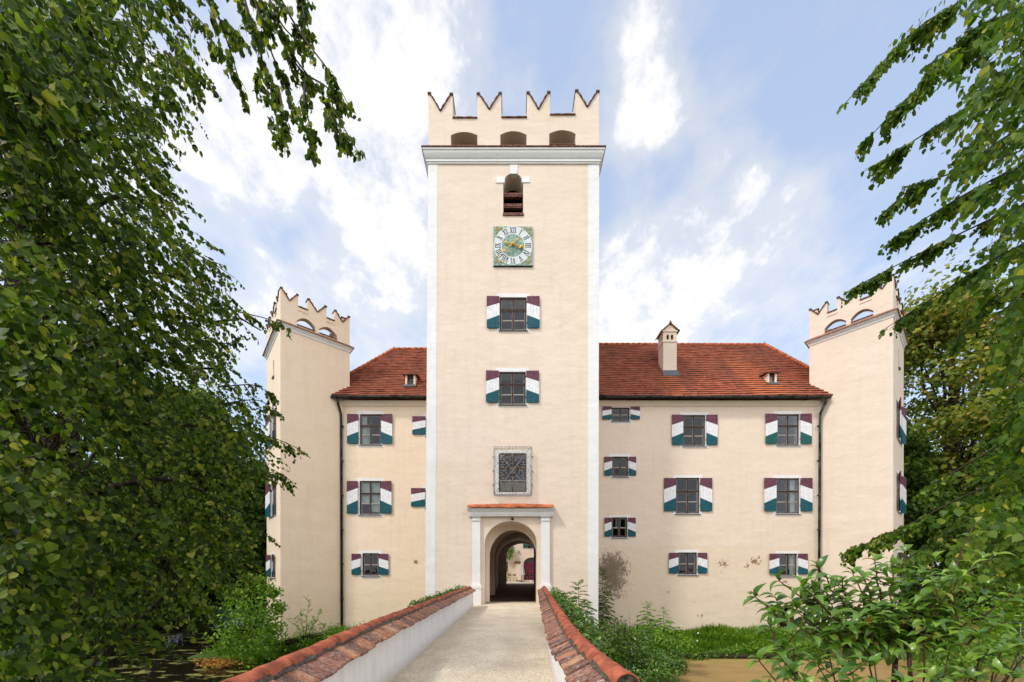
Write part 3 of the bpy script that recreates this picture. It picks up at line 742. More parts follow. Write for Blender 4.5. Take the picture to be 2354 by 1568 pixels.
# clock
ck = bpy.data.objects.new('clock', None); COL.objects.link(ck); ck.parent = castle
cr = rect(1134, 523.5, 1223.6, 612.9, YT); ccx, ccz = PX(1178.7, YT), PZ(567.2, YT); ck.location = Vector((ccx, YT, ccz)) - Vector(castle.location)
ro, ri = 44 / F0 * YT, 25.8 / F0 * YT
b = MB(); b.fbox(FT, cr[0], cr[2], cr[1], cr[3], -.07, 0.0, 'clockgreen')
b.fbox(FT, cr[0] - .01, cr[2] + .01, cr[1] - .03, cr[1] - .001, -.075, 0.0, 'metal'); b.build('clock_face', ck)
def disc(b, r, t0, t1, mat, n=48, cx=ccx, cz=ccz): quadF(b, FT, [(cx + r * math.cos(2 * math.pi * i / n), cz + r * math.sin(2 * math.pi * i / n)) for i in range(n)], t0, t1, mat)
b = MB(); disc(b, ro, -.074, -.05, 'clockring'); b.build('dial_ring', ck)
b = MB(); disc(b, ri, -.078, -.06, 'clockgreen'); b.build('dial_centre', ck)
b = MB()
def stroke(ang, pts, w):   # radial glyph space: x across, y outward
    (x0, y0), (x1, y1) = pts; d = Vector((x1 - x0, y1 - y0)).normalized(); n = Vector((-d.y, d.x)) * w / 2
    q = [Vector((x0, y0)) + n, Vector((x0, y0)) - n, Vector((x1, y1)) - n, Vector((x1, y1)) + n]
    out = []
    for p in q:
        rr = p.y; out.append((ccx + rr * math.sin(ang) + p.x * math.cos(ang), ccz + rr * math.cos(ang) - p.x * math.sin(ang)))
    quadF(b, FT, out, -.0805, -.072, 'ink')
num = {12: 'XII', 1: 'I', 2: 'II', 3: 'III', 4: 'IV', 5: 'V', 6: 'VI', 7: 'VII', 8: 'VIII', 9: 'IX', 10: 'X', 11: 'XI'}
y0, y1 = ri + .065, ro - .065; H = y1 - y0
for h, s in num.items():
    b = MB()
    ws = {'I': .085, 'V': .17, 'X': .17}; tot = sum(ws[c] for c in s); x = -tot / 2; ang = math.radians(h * 30)
    if h in (4, 5, 6, 7, 8): pass
    for c in s:
        w = ws[c]; a, e = x + .012, x + w - .012; m = x + w / 2
        if c == 'I': stroke(ang, ((m, y0), (m, y1)), .032)
        if c == 'V': stroke(ang, ((a + .02, y1), (m, y0)), .034); stroke(ang, ((e - .01, y1), (m, y0)), .018)
        if c == 'X': stroke(ang, ((a + .02, y1), (e - .02, y0)), .034); stroke(ang, ((e - .01, y1), (a + .01, y0)), .016)
        for yy in (y0, y1):
            if c == 'V' and yy == y0: continue
            stroke(ang, ((x + .004, yy), (x + w - .004, yy)), .012)
        x += w
    b.build('numeral', ck)
b = MB()
def curl(b, cx, cz, r, a0, a1, w, t, mat, n=10):
    pts = [FT(cx + r * math.cos(a0 + (a1 - a0) * i / n), cz + r * math.sin(a0 + (a1 - a0) * i / n), t) for i in range(n + 1)]
    b.tube(pts, [w * (.4 + .6 * math.sin(math.pi * (i + .5) / (n + 1))) for i in range(n + 1)], mat, 5)
for sx in (-1, 1):
    for sz in (-1, 1):
        b = MB(); X = ccx + sx * .79; Z = ccz + sz * .79
        for a in range(4):
            an = math.pi / 4 + a * math.pi / 2
            b.tube([FT(X + .02 * math.cos(an), Z + .02 * math.sin(an), -.075), FT(X + .06 * math.cos(an), Z + .06 * math.sin(an), -.08), FT(X + .11 * math.cos(an), Z + .11 * math.sin(an), -.075)], [.012, .026, .006], 'ornament', 5)
        b.tube([FT(X - sx * .30, Z + sz * .02, -.074), FT(X, Z, -.074), FT(X + sx * .02, Z - sz * .30, -.074)], .008, 'ornament', 5)
        for hx, hz in ((1, 0), (0, 1)):
            ox, oz = X - sx * .2 * hx, Z - sz * .2 * hz
            curl(b, ox, oz + (sz * .02 if hx else 0), .06, 0, math.pi * 1.2, .018, -.076, 'ornament')
            curl(b, ox - sx * .1 * hx, oz - sz * .1 * hz, .055, math.pi, math.pi * 2.1, .014, -.076, 'ornament')
        b.build('corner_ornament', ck)
def hand(deg, ln, back, w, name, tt, big):
    b = MB(); a = math.radians(deg); d = (math.sin(a), math.cos(a)); nn = (d[1], -d[0])
    def pt(l, o=0, t=tt): return FT(ccx + d[0] * l + nn[0] * o, ccz + d[1] * l + nn[1] * o, t)
    L = [-back, -back * .6, -.05, 0, ln * .3, ln * .62]
    b.tube([pt(l) for l in L], [w * .9, w * .7, w * 1.3, w * 1.5, w, w * .9], 'gold', 8)
    b.tube([pt(ln * .6), pt(ln * .72), pt(ln * .86), pt(ln)], [w * .9, w * (1.9 if big else 1.2), w * (1.7 if big else .9), .004], 'gold', 8)
    q = .055 if big else .035
    for o in (-1, 1):
        b.tube([pt(ln * .62, 0), pt(ln * .66, o * q * 1.1), pt(ln * .74, o * q * 1.3), pt(ln * .80, o * q * .5)], [w, q * .55, q * .6, .01], 'gold', 7)
        b.tube([pt(-back * .85), pt(-back, o * .045), pt(-back * 1.12, o * .065)], [w, .022, .012], 'gold', 7)
    b.tube([pt(-back * .9), pt(-back * 1.15)], [w, w * 1.4], 'gold', 7)
    b.build(name, ck)
hand(107, 1.0 * ri * 1.02, .36, .026, 'hour_hand', -.15, True)
hand(231, ro * .80, .32, .02, 'minute_hand', -.19, False)
b = MB(); b.tube([FT(ccx, ccz, -.23), FT(ccx, ccz, -.05)], .04, 'gold', 10); b.build('hub', ck)

# grille window
gwn = bpy.data.objects.new('grille_window', None); COL.objects.link(gwn); gwn.parent = castle; gwn.location = Vector((0, YT, gw[1])) - Vector(castle.location)
gwn['label'] = 'window over the gate with white surround and wrought iron grille'
b = MB(); b.plate(FT, rpoly(rect(1138, 1035, 1218, 1140, YT)), [rpoly(gw, -.012)], -.015, .16, 'white'); b.build('surround', gwn)
b = MB(); s0, z0, s1, z1 = gw
for (a, c, e, f) in ((s0 + .01, s1 - .01, z1 - .09, z1 - .012), (s0 + .01, s1 - .01, z0 + .012, z0 + .07), (s0 + .012, s0 + .09, z0 + .07, z1 - .09), (s1 - .09, s1 - .012, z0 + .07, z1 - .09)): b.fbox(FT, a, c, e, f, .07, .13, 'woodgrey')
mx_ = (s0 + s1) / 2; zt = z1 - (z1 - z0) * .36
b.fbox(FT, mx_ - .045, mx_ + .045, z0 + .07, z1 - .09, .06, .13, 'woodgrey'); b.fbox(FT, s0 + .09, s1 - .09, zt - .05, zt + .05, .055, .131, 'woodgrey')
for zz in (zt - (zt - z0) * .52,): b.fbox(FT, s0 + .09, s1 - .09, zz - .015, zz + .015, .08, .12, 'putty')
b.build('frame', gwn)
b = MB(); b.fbox(FT, s0 + .02, s1 - .02, z0 + .02, z1 - .02, .100, .104, 'glass'); b.build('pane', gwn)
b = MB(); b.add([FT(s0 - .2, z0 - .2, 1.2), FT(s1 + .2, z0 - .2, 1.2), FT(s1 + .2, z1 + .2, 1.2), FT(s0 - .2, z1 + .2, 1.2)], [(0, 1, 2, 3)], 'dark'); b.build('interior', gwn)
b = MB(); G = rect(1135.5, 1030, 1221, 1137.5, YT); a0, c0, a1, c1 = G; gt = -.22; w_ = .013
W_ = a1 - a0; H_ = c1 - c0
def gp(x, y, t=gt): return FT(a0 + x * W_, c0 + y * H_, t)
def gl(*pts, w=w_, t=gt): b.tube([gp(x, y, t) for x, y in pts], w * .75, 'iron', 5)
gl((0, 0), (1, 0), w=.018); gl((0, 1), (1, 1), w=.018); gl((0, 0), (0, 1), w=.018); gl((1, 0), (1, 1), w=.018)
for k in range(11):
    x = k / 10
    b.tube([gp(x, 1), gp(x, 1, 0)], .009, 'iron', 4); b.tube([gp(x, 0), gp(x, 0, 0)], .009, 'iron', 4)
for k in range(1, 12):
    y = k / 12
    b.tube([gp(0, y), gp(0, y, 0)], .009, 'iron', 4); b.tube([gp(1, y), gp(1, y, 0)], .009, 'iron', 4)
for t in (-.03,): gl((0, 0), (1, 0), (1, 1), (0, 1), (0, 0), w=.016, t=t)
def circ(x, y, r, w=.011, t=gt - .012, n=24, a0_=0, a1_=2 * math.pi):
    X, Z = a0 + x * W_, c0 + y * H_; full = abs(a1_ - a0_) > 6.2
    pts = [FT(X + r * math.cos(a0_ + (a1_ - a0_) * i / n), Z + r * math.sin(a0_ + (a1_ - a0_) * i / n), t) for i in range(n if full else n + 1)]
    b.tube(pts, w * .75, 'iron', 5, closed=full)
q = [(.235, .77), (.775, .77), (.235, .23), (.775, .23)]
for x, y in q:
    circ(x, y, .355); circ(x, y, .12)
    X, Z = x, y
    for k in range(4):
        an = k * math.pi / 2 + math.pi / 4; rr = .12
        circ(x + .155 / W_ * math.cos(an) * .85, y + .155 / H_ * math.sin(an) * .85, .12, .009, gt - .008, 14, an - 1.75, an + 1.75)
        an = k * math.pi / 2; cx_, cz_ = a0 + x * W_ + .245 * math.cos(an), c0 + y * H_ + .245 * math.sin(an)
        b.tube([FT(cx_ + .065 * math.cos(j * math.pi / 4) * (1 if j % 2 == 0 else .42), cz_ + .065 * math.sin(j * math.pi / 4) * (1 if j % 2 == 0 else .42), gt - .01) for j in range(8)], .009, 'iron', 4, closed=True)
circ(.5, .5, .345); circ(.5, .5, .125)
gl((0, .13 - .13), (1, 1), w=.017, t=gt - .03); gl((0, 1), (1, .0), w=.014, t=gt - .01)
gl((0, .55), (.44, 1), w=.015, t=gt - .02); gl((.56, 0), (1, .45), w=.015, t=gt - .02); gl((0, .45), (.44, 0), w=.011); gl((.56, 1), (1, .55), w=.011)
gl((.5, 1), (.5, .64), w=.013); gl((.5, .36), (.5, 0), w=.013); gl((0, .5), (.33, .5), w=.013); gl((.67, .5), (1, .5), w=.013)
def spiral(x, y, r, a, turns, w=.010):
    n = 18; pts = []
    for i in range(n + 1):
        f = i / n; rr = r * (1 - .8 * f); an = a + turns * 2 * math.pi * f
        pts.append(FT(a0 + x * W_ + rr * math.cos(an), c0 + y * H_ + rr * math.sin(an), gt - .006))
    b.tube(pts, w * .75, 'iron', 5)
for sx in (-1, 1):
    for sy in (-1, 1):
        spiral(.5 + sx * .08, .5 + sy * .385, .085, math.pi / 2 * (1 - sx), -sx * sy * 1.2); spiral(.5 + sx * .055, .5 + sy * .22, .06, -math.pi / 2 * sy, sx * sy * 1.1)
        spiral(.5 + sx * .26, .5 + sy * .08, .085, math.pi / 2 * sy, -sx * sy * 1.2); spiral(.5 + sx * .40, .5 + sy * .04, .07, -math.pi / 2 * sy, sx * sy * 1.1)
        spiral(.5 + sx * .30, .5 + sy * .465, .06, math.pi / 2 * sy, -sx * sy * 1.2); spiral(.5 + sx * .42, .5 + sy * .465, .05, math.pi / 2 * sy, sx * sy * 1.2)
        gl((.5, .5 + sy * .36), (.5 + sx * .05, .5 + sy * .30), (.5 + sx * .085, .5 + sy * .24), (.5 + sx * .06, .5 + sy * .19), w=.010)
        gl((.5 + sx * .2, .5), (.5 + sx * .29, .5 + sy * .04), (.5 + sx * .38, .5 + sy * .075), (.5 + sx * .43, .5 + sy * .05), w=.010)
for sx in (-1, 1):
    for k in (.2, .5, .8): b.tube([gp(0 if sx < 0 else 1, k), gp(-.03 if sx < 0 else 1.03, k, -.1), gp(-.03 if sx < 0 else 1.03, k, .02)], .018, 'metal', 5)
b.build('grille', gwn)

# portal
pt_ = bpy.data.objects.new('portal', None); COL.objects.link(pt_); pt_.parent = castle; pt_.location = Vector((0, YT, 0)) - Vector(castle.location)
b = MB()
for (ua, uc) in ((1085.6, 1103.8), (1243, 1262.6)):
    b = MB()
    a, c = U(ua), U(uc); zc, zb = Vv(1188), 0.0
    b.fbox(FT, a, c, Vv(1340.8), Vv(1197.8), -.14, 0, 'white')
    for (e, z0_, z1_, tt) in ((.02, Vv(1197.8), Vv(1194.5), -.175), (.0, Vv(1194.5), Vv(1190), -.145), (.035, Vv(1190), Vv(1187.8), -.19)):
        b.fbox(FT, a - e, c + e, z0_ if z0_ < z1_ else z1_, max(z0_, z1_), tt, 0, 'white')
    b.fbox(FT, a - .05, c + .05, -.15, Vv(1352), -.23, 0, 'white'); b.fbox(FT, a - .07, c + .07, Vv(1352), Vv(1345.5), -.25, 0, 'white'); b.fbox(FT, a - .035, c + .035, Vv(1345.5), Vv(1340.8), -.2, 0, 'white')
    b.build('pilaster', pt_)
b = MB()
prof = [(-.15, 1188), (-.19, 1187), (-.19, 1184.5), (-.21, 1183), (-.215, 1178), (-.25, 1176.5), (-.30, 1173), (-.33, 1172), (-.33, 1170.2)]
for (ua, uc, ex) in ((1079.5, 1107, .05), (1107, 1240.5, 0), (1240.5, 1269.5, .05)):
    a, c = U(ua), U(uc)
    for (t0_, v0_), (t1_, v1_) in zip(prof[:-1], prof[1:]):
        zz0, zz1 = Vv(v0_), Vv(v1_)
        if zz1 - zz0 < .004: continue
        i0 = (-t0_ - .15) * .6; i1 = (-t1_ - .15) * .6
        if ex == 0: i0 = i1 = 0
        b.hexa([(a - (i0 if ua < 1100 else 0), YT + t0_ - ex, zz0), (c + (i0 if ua > 1200 else 0), YT + t0_ - ex, zz0), (c + (i0 if ua > 1200 else 0), YT, zz0), (a - (i0 if ua < 1100 else 0), YT, zz0),
                (a - (i1 if ua < 1100 else 0), YT + t1_ - ex, zz1), (c + (i1 if ua > 1200 else 0), YT + t1_ - ex, zz1), (c + (i1 if ua > 1200 else 0), YT, zz1), (a - (i1 if ua < 1100 else 0), YT, zz1)], 'white')
b.build('entablature', pt_)
b = MB(); n = 34; xa, xc = U(1075.5), U(1271.5)
for i in range(n):
    x0_ = xa + (xc - xa) * i / n; x1_ = xa + (xc - xa) * (i + 1) / n - .008; j = R.uniform(-.008, .008); ex = .05 if (i < 5 or i > n - 6) else 0
    z0_ = Vv(1170) + .01 + j; z1_ = Vv(1163) + .03 + .0035 * (n / 2 - abs(i - n / 2)) + j
    b.hexa([(x0_, YT - .42 - ex, z0_), (x1_, YT - .42 - ex, z0_), (x1_, YT, z1_), (x0_, YT, z1_), (x0_, YT - .42 - ex, z0_ + .045), (x1_, YT - .42 - ex, z0_ + .045), (x1_, YT, z1_ + .04), (x0_, YT, z1_ + .04)], 'newtile')
b.build('tile_cap', pt_)
b = MB(); lx, lz = U(1177.5), Vv(1192); b.tube([(lx, YT - .005, lz), (lx, YT - .14, lz)], .03, 'brass', 8); b.tube([(lx, YT - .10, lz + .01), (lx, YT - .2, lz - .05)], [.055, .07], 'metal', 10); b.build('gate_spotlight', pt_)
# passage
b = MB()
def ring(y0, y1, cx, hw, zs, rise, mat='plaster', X0=-3.2, X1=3.3, zb=-.6, zt=6.2): b.plate(lambda s, z, t: (s, t, z), [(X0, zb), (X1, zb), (X1, zt), (X0, zt)], [arch(cx, hw, zb + .05, zs, rise, 24)], y0, y1, mat)
ic = (PX(1126, 20.5) + PX(1231.9, 20.5)) / 2; ihw = (PX(1231.9, 20.5) - PX(1126, 20.5)) / 2
ring(YT + .90, YT + 1.25, ic, ihw + .03, 2.35, 1.42)
ring(YT + 1.25, 25.2, .25, 1.75, 2.5, 1.75)
ring(25.2, 25.6, .42, 1.5, 2.55, 1.55)
ring(25.6, 33.3, .6, 1.75, 2.6, 1.55)
ring(33.3, 34.0, .86, 1.32, 2.85, 1.08)
b.build('gate_passage', castle)
b = MB(); b.box(-1.42, -1.30, YT + 1.3, YT + 2.7, .02, 3.2, 'doorwood'); b.box(-1.30, -1.27, YT + 1.5, YT + 2.5, 1.2, 1.3, 'metal'); b.build('gate_leaf', castle)
b = MB(); b.box(1.22, 1.34, YT + 1.3, YT + 2.7, .02, 3.2, 'doorwood'); b.box(1.19, 1.22, YT + 1.5, YT + 2.5, 1.2, 1.3, 'metal'); b.build('gate_leaf', castle)
b = MB(); b.box(-1.6, -1.46, 27.6, 28.6, .2, 2.6, 'wood'); b.build('passage_door', castle)
# block the light around the passage (solid walls beside it)

# ---------- wings
holesR, holesL = [], []
WR = [
 dict(win=(1405, 936, 1447, 968.5), shL=(1383.6, 1404.6), shR=(1448.5, 1469.5), sv=(936, 964.6), sur=(1399.3, 930.4, 1452.9, 973.8), rows=(.52,), label='small squat window just under the eaves beside the gate tower'),
 dict(win=(1406.3, 1049, 1443.7, 1096.6), shL=(1387.8, 1406), shR=(1443.9, 1461), sv=(1050.7, 1093.4), sur=(1400.7, 1044, 1449, 1100.3), rows=(.52,), label='small middle window beside the gate tower'),
 dict(win=(1405, 1188.6, 1441.7, 1235.7), shL=(1388.5, 1404.8), shR=(1442.7, 1459.8), sv=(1190.3, 1233.3), sur=(1399.8, 1184, 1447.6, 1239.4), rows=(.52,), curtain=[(.30, .42, .5, .95), (.52, .62, .5, .95)], label='small lowest window beside the gate tower, above the damp stain'),
 dict(win=(1569, 953.4, 1621.4, 1025.8), shL=(1542.8, 1568.8), shR=(1622.5, 1647.5), sv=(954.3, 1023.4), sur=(1563, 948, 1628, 1030), label='upper window under the chimney'),
 dict(win=(1552.5, 1097.8, 1608, 1180.8), shL=(1525, 1552.3), shR=(1608.3, 1635), sv=(1099.3, 1175.2), sur=(1547, 1092.5, 1613.5, 1183.7), label='tall middle storey window under the chimney'),
 dict(win=(1785, 951.4, 1837.5, 1023.4), shL=(1757.5, 1784.8), shR=(1838.3, 1862.7), sv=(952.1, 1021), sur=(1777.8, 945.5, 1842.4, 1028.3), teal='tealgreen', label='upper window beside the right downpipe'),
 dict(win=(1783, 1098.6, 1838, 1180.8), shL=(1754, 1782.8), shR=(1838.3, 1864.4), sv=(1099.3, 1175.4), sur=(1775.3, 1093, 1841.7, 1185), curtain=[(.66, .86, .05, .98)], label='middle storey window beside the right downpipe with a pale curtain'),
 dict(win=(1558.2, 1269.4, 1602.5, 1321), shL=(1536.3, 1558), shR=(1602.7, 1623.4), sv=(1270.7, 1317.7), sur=(1551.7, 1264, 1606.5, 1323.9), rows=(.52,), label='ground floor window between plaster flakes'),
 dict(win=(1789.3, 1272, 1832.6, 1324), shL=(1766.4, 1789.1), shR=(1832.8, 1854.3), sv=(1272.6, 1320), sur=(1781.6, 1266.4, 1836.3, 1327.6), rows=(.52,), curtain=[(.68, .9, .02, .98)], label='ground floor window beside the right downpipe'),
]
for d in WR:
    d = dict(d); holesR.append(wset(FW, YW, d.pop('win'), d.pop('shL'), d.pop('shR'), d.pop('sv'), d.pop('sur'), **d))
WL = [
 dict(win=(826.3, 951.5, 876.3, 1022.9), shL=(799.2, 824.2), shR=(876.5, 902.3), sv=(952.9, 1020.4), sur=(819.7, 945.9, 883.3, 1028), curtain=[(.08, .30, .03, .98), (.3, .42, .03, .6)], label='upper window beside the left downpipe with grey curtains'),
 dict(win=(825.6, 1104.9, 875, 1183.7), shL=(798.5, 822.8), shR=(875.2, 900.6), sv=(1106.3, 1180.5), sur=(818.6, 1098.9, 882.6, 1188), curtain=[(.06, .46, .33, .97), (.54, .95, .1, .97)], label='middle window beside the left downpipe with white blinds'),
 dict(win=(832.3, 1271, 870.8, 1323.7), shL=(809, 829.5), shR=(871, 893.5), sv=(1273, 1321), sur=(825, 1265.6, 877.7, 1329), rows=(.52,), label='ground floor window beside the left downpipe'),
 dict(win=(978.5, 957, 1016, 1003), shL=(948, 978.2), shR=(1018, 1046), sv=(957.8, 999.3), sur=(972, 951, 1022, 1007), rows=(.52,), label='upper window half hidden behind the gate tower'),
 dict(win=(977.5, 1121.5, 1015, 1168), shL=(945.2, 977.2), shR=(1017, 1045), sv=(1122.5, 1164.7), sur=(971, 1116, 1021, 1173), rows=(.52,), label='lower window half hidden behind the gate tower'),
]
for d in WL:
    d = dict(d); holesL.append(wset(FW, YW, d.pop('win'), d.pop('shL'), d.pop('shR'), d.pop('sv'), d.pop('sur'), **d))
ZE = 11.75
dr = rect(1788, 1395, 1822, 1500, YW); dr = (dr[0], -1.9, dr[2], dr[3]); holesR.append(rpoly(dr))
b = MB(); b.plate(FW, [(4.1, -2.8), (18.9, -2.8), (18.9, ZE), (4.1, ZE)], holesR, 0, .5, 'plaster_wing')
b.box(4.0, 20.0, 33.5, 34, -2.8, ZE, 'plaster'); b.box(3.4, 4.0, 28, 34, -2.8, ZE, 'plaster'); b.box(19.5, 20, 25.5, 33.5, -2.8, ZE, 'plaster')
b.build('right_wing_wall', castle)
b = MB(); b.plate(FW, [(-10.6, -2.8), (-4.05, -2.8), (-4.05, ZE), (-10.6, ZE)], holesL, 0, .5, 'plaster_warm')
b.box(-11.5, -4.0, 33.5, 34, -2.8, ZE, 'plaster'); b.box(-4.0, -3.3, 28, 34, -2.8, ZE, 'plaster'); b.box(-11.5, -11, 25, 33.5, -2.8, ZE, 'plaster'); b.box(-3.3, 3.4, 28, 34, 6.25, ZE, 'plaster')
b.build('left_wing_wall', castle)
# basement door
b = MB(); s0, z0, s1, z1 = dr
b.fbox(FW, s0 - .05, s0 + .08, z0, z1 + .05, -.02, .2, 'woodgrey'); b.fbox(FW, s1 - .08, s1 + .05, z0, z1 + .05, -.02, .2, 'woodgrey'); b.fbox(FW, s0 + .08, s1 - .08, z1 - .06, z1 + .05, -.02, .2, 'woodgrey')
b.fbox(FW, s0, s1, z0, z1, .42, .48, 'dark'); b.build('basement_door', castle)
b = MB(); a = rect(1757, 1383, 1781, 1390, YW); b.fbox(FW, a[0], a[2], a[1], a[3], -.12, 0, 'curtain'); b.fbox(FW, a[0] - .02, a[2] + .02, a[3], a[3] + .02, -.14, 0, 'steel'); b.build('wall_light', castle)
b = MB(); a = rect(951.6, 1287.5, 958.2, 1294, YW)
b.fbox(FW, a[0], a[2], a[1], a[3], -.03, 0, 'brass')
for k in range(3): z = a[1] + .03 + k * .05; b.fbox(FW, a[0] + .01, a[2] - .01, z, z + .02, -.05, -.03, 'brass')
b.build('wall_vent', castle)

# eaves moulding
for (xa, xc) in ((-10.35, -4.1), (4.15, 18.3)):
    b = MB(); pr = [(0, 11.45), (.05, 11.47), (.09, 11.55), (.17, 11.65), (.22, 11.67), (.22, 11.75)]
    for (t0_, z0_), (t1_, z1_) in zip(pr[:-1], pr[1:]):
        b.add([(xa, YW - t0_, z0_), (xc, YW - t0_, z0_), (xc, YW - t1_, z1_), (xa, YW - t1_, z1_)], [(0, 1, 2, 3)], 'plaster')
    b.add([(xa, YW - .22, 11.75), (xc, YW - .22, 11.75), (xc, YW, 11.76), (xa, YW, 11.76)], [(0, 1, 2, 3)], 'plaster'); b.build('eaves_moulding', castle)
    b = MB(); pts = []; xe = xc + (.35 if xc > 0 else 0); xs = xa - (.25 if xa < 0 else 0)
    b.tube([(xs, 23.32, 11.83), (xe, 23.32, 11.83)], .085, 'metal', 8)
    for k in range(int((xe - xs) / .8)): x = xs + .3 + k * .8; b.box(x, x + .03, 23.22, 23.5, 11.80, 11.93, 'metal')
    b.build('gutter', castle)
def pipe(pts, r, mat):
    b = MB(); b.tube(pts, r, mat, 10)
    z = 10.2
    while z > -1.5: b.tube([(pts[-1][0], pts[-1][1], z), (pts[-1][0], pts[-1][1], z + .09)], r * 1.35, mat, 10); z -= 2.05
    b.build('downpipe', castle)
pipe([(-10.25, 23.35, 11.8), (-10.24, 23.4, 11.55), (-10.17, 23.66, 11.0), (-10.16, 23.68, 10.5), (-10.12, 23.68, -1.9)], .07, 'metal')
pipe([(18.45, 23.35, 11.8), (18.43, 23.4, 11.55), (18.3, 23.62, 11.0), (18.28, 23.64, 10.5), (18.22, 23.64, -1.9)], .07, 'copper')

# roofs
SL = 1.19; YE, ZEV = 23.38, 11.9
def zr(y): return ZEV + SL * (y - YE)
def roof(name, xin, hipdir, xe_b, xe_t, yr, mat, label):
    # stepped rows from the eave to the ridge; xe_b / xe_t: outer end at eave / ridge
    b = MB(); n = 29
    for k in range(n):
        f0, f1 = k / n, (k + 1) / n + .35 / n
        xa0, xa1 = xe_b + (xe_t - xe_b) * f0, xe_b + (xe_t - xe_b) * min(1, f1)
        m = 44; vs = []; uv = []
        for i in range(m + 1):
            g = i / m
            for f, xo, lift in ((f0, xa0, .08), (min(f1, 1.01), xa1, .0), (f0, xa0, .0)):
                x = xin + (xo - xin) * g; y = YE + (yr - YE) * f
                wob = .014 * math.sin(x * 1.7 + k * .5) + .006 * math.sin(x * 5.3 + k * 2.1) + .04 * math.sin(x * .45 + f * 3) + (R.uniform(-.006, .006) if lift else 0)
                vs.append((x, y - (.02 if lift else 0), zr(y) + lift + wob)); uv.append((x, k + .5))
        fs = []
        for i in range(m):
            a, c = i * 3, (i + 1) * 3
            fs += [(a, c, c + 1, a + 1)]
        b.add(vs, fs, mat, uv)
        b.add(vs, [(i * 3 + 2, i * 3 + 5, i * 3 + 3, i * 3) for i in range(m)], 'tile_edge', uv)  # row lips coloured dark: moss, plus the shadow line painted under each row
    # hip end and rear slope
    yr2 = 2 * yr - YE
    b.add([(xe_b, YE, ZEV - .02), (xe_t, yr, zr(yr) - .03), (xe_b, yr2, ZEV)], [(0, 1, 2)], mat, [(0, 0), (3, 20), (9, 0)])
    b.add([(xin, yr, zr(yr) - .03), (xe_t, yr, zr(yr) - .03), (xe_b, yr2, ZEV), (xin, yr2, ZEV)], [(0, 1, 2, 3)], mat, [(0, 20), (9, 20), (9, 0), (0, 0)])
    b.build(name, castle, label, fixn=False)
    b = MB()
    def capline(p, q, nn, hook):
        p, q = Vector(p), Vector(q)
        for i in range(nn):
            a = p.lerp(q, i / nn); c = p.lerp(q, (i + 1.12) / nn)
            b.tube([a, c], [.085, .115], 'newtile', 8)
            if hook: b.box(c.x - .015, c.x + .015, c.y - .015, c.y + .015, c.z + .09, c.z + .17, 'metal')
    L = abs(xe_t - xin)
    capline((xe_t, yr, zr(yr) + .02), (xin, yr, zr(yr) + .05), int(L / .38), False)
    capline((xe_b, YE, ZEV + .03), (xe_t, yr, zr(yr) + .03), 19, True)
    b.build('ridge_tiles', castle)
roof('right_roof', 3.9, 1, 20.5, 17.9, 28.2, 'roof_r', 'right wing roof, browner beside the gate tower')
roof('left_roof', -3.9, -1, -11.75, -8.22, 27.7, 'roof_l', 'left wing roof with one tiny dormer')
b = MB()   # small flashing slopes where the roof runs into the towers
b.add([(18.0, 23.35, 11.9), (18.75, 23.35, 11.93), (18.55, 23.9, 12.35), (18.15, 24.2, 12.75)], [(0, 1, 2, 3)], 'copper')
b.add([(-9.7, 23.35, 11.93), (-10.5, 23.35, 11.93), (-10.35, 23.75, 12.2), (-9.9, 24.0, 12.6)], [(0, 1, 2, 3)], 'copper')
b.build('roof_flashing', castle)

# chimney
ch = bpy.data.objects.new('chimney', None); COL.objects.link(ch); ch.parent = castle; ch.location = Vector((10, 25.5, 14)) - Vector(castle.location)
x0, x1, y0, y1 = PX(1524, 25.3), PX(1555, 25.3), 25.3, 26.15
b = MB()
b.hexa([(x0 - .02, y0 - .05, 13.7), (x1 + .03, y0 - .05, 13.7), (x1 + .03, y1, 13.7), (x0 - .02, y1, 13.7), (x0, y0, 14.5), (x1, y0, 14.5), (x1, y1, 14.5), (x0, y1, 14.5)], 'plaster')
b.box(x0, x1, y0, y1, 14.5, 16.17, 'plaster'); b.box(x0 - .04, x1 + .04, y0 - .04, y1 + .04, 16.17, 16.25, 'plaster')
Fc = lambda s, z, t: (s, y0 + t, z)
wz0, wz1 = 16.34, 16.65; cx = (x0 + x1) / 2
b.plate(Fc, [(x0, 16.25), (x1, 16.25), (x1, 16.82), (x0, 16.82)], [[(cx - .22, wz0), (cx - .06, wz0), (cx - .06, wz1), (cx - .22, wz1)], [(cx + .06, wz0), (cx + .22, wz0), (cx + .22, wz1), (cx + .06, wz1)]], 0, .12, 'plaster')
Fs = lambda s, z, t: (x0 + t, y0 + .12 + s, z)
b.plate(Fs, [(0, 16.25), (.73, 16.25), (.73, 16.82), (0, 16.82)], [[(.08, wz0), (.24, wz0), (.24, wz1), (.08, wz1)], [(.42, wz0), (.58, wz0), (.58, wz1), (.42, wz1)]], 0, .12, 'plaster')
b.box(x1 - .12, x1, y0 + .12, y1, 16.25, 16.82, 'plaster'); b.box(x0 + .12, x1 - .12, y1 - .1, y1, 16.25, 16.82, 'plaster'); b.box(x0 + .3, x1 - .3, y0 + .3, y1 - .3, 16.25, 16.8, 'dark')
b.box(x0 - .05, x1 + .05, y0 - .05, y1 + .05, 16.82, 16.9, 'plaster')
b.hexa([(x0 - .02, y0 - .02, 16.9), (x1 + .02, y0 - .02, 16.9), (x1 + .02, y1 + .02, 16.9), (x0 - .02, y1 + .02, 16.9), (cx - .03, y0 - .02, 17.26), (cx + .03, y0 - .02, 17.26), (cx + .03, y1 + .02, 17.26), (cx - .03, y1 + .02, 17.26)], 'plaster')
b.build('chimney_stack', ch)
b = MB()
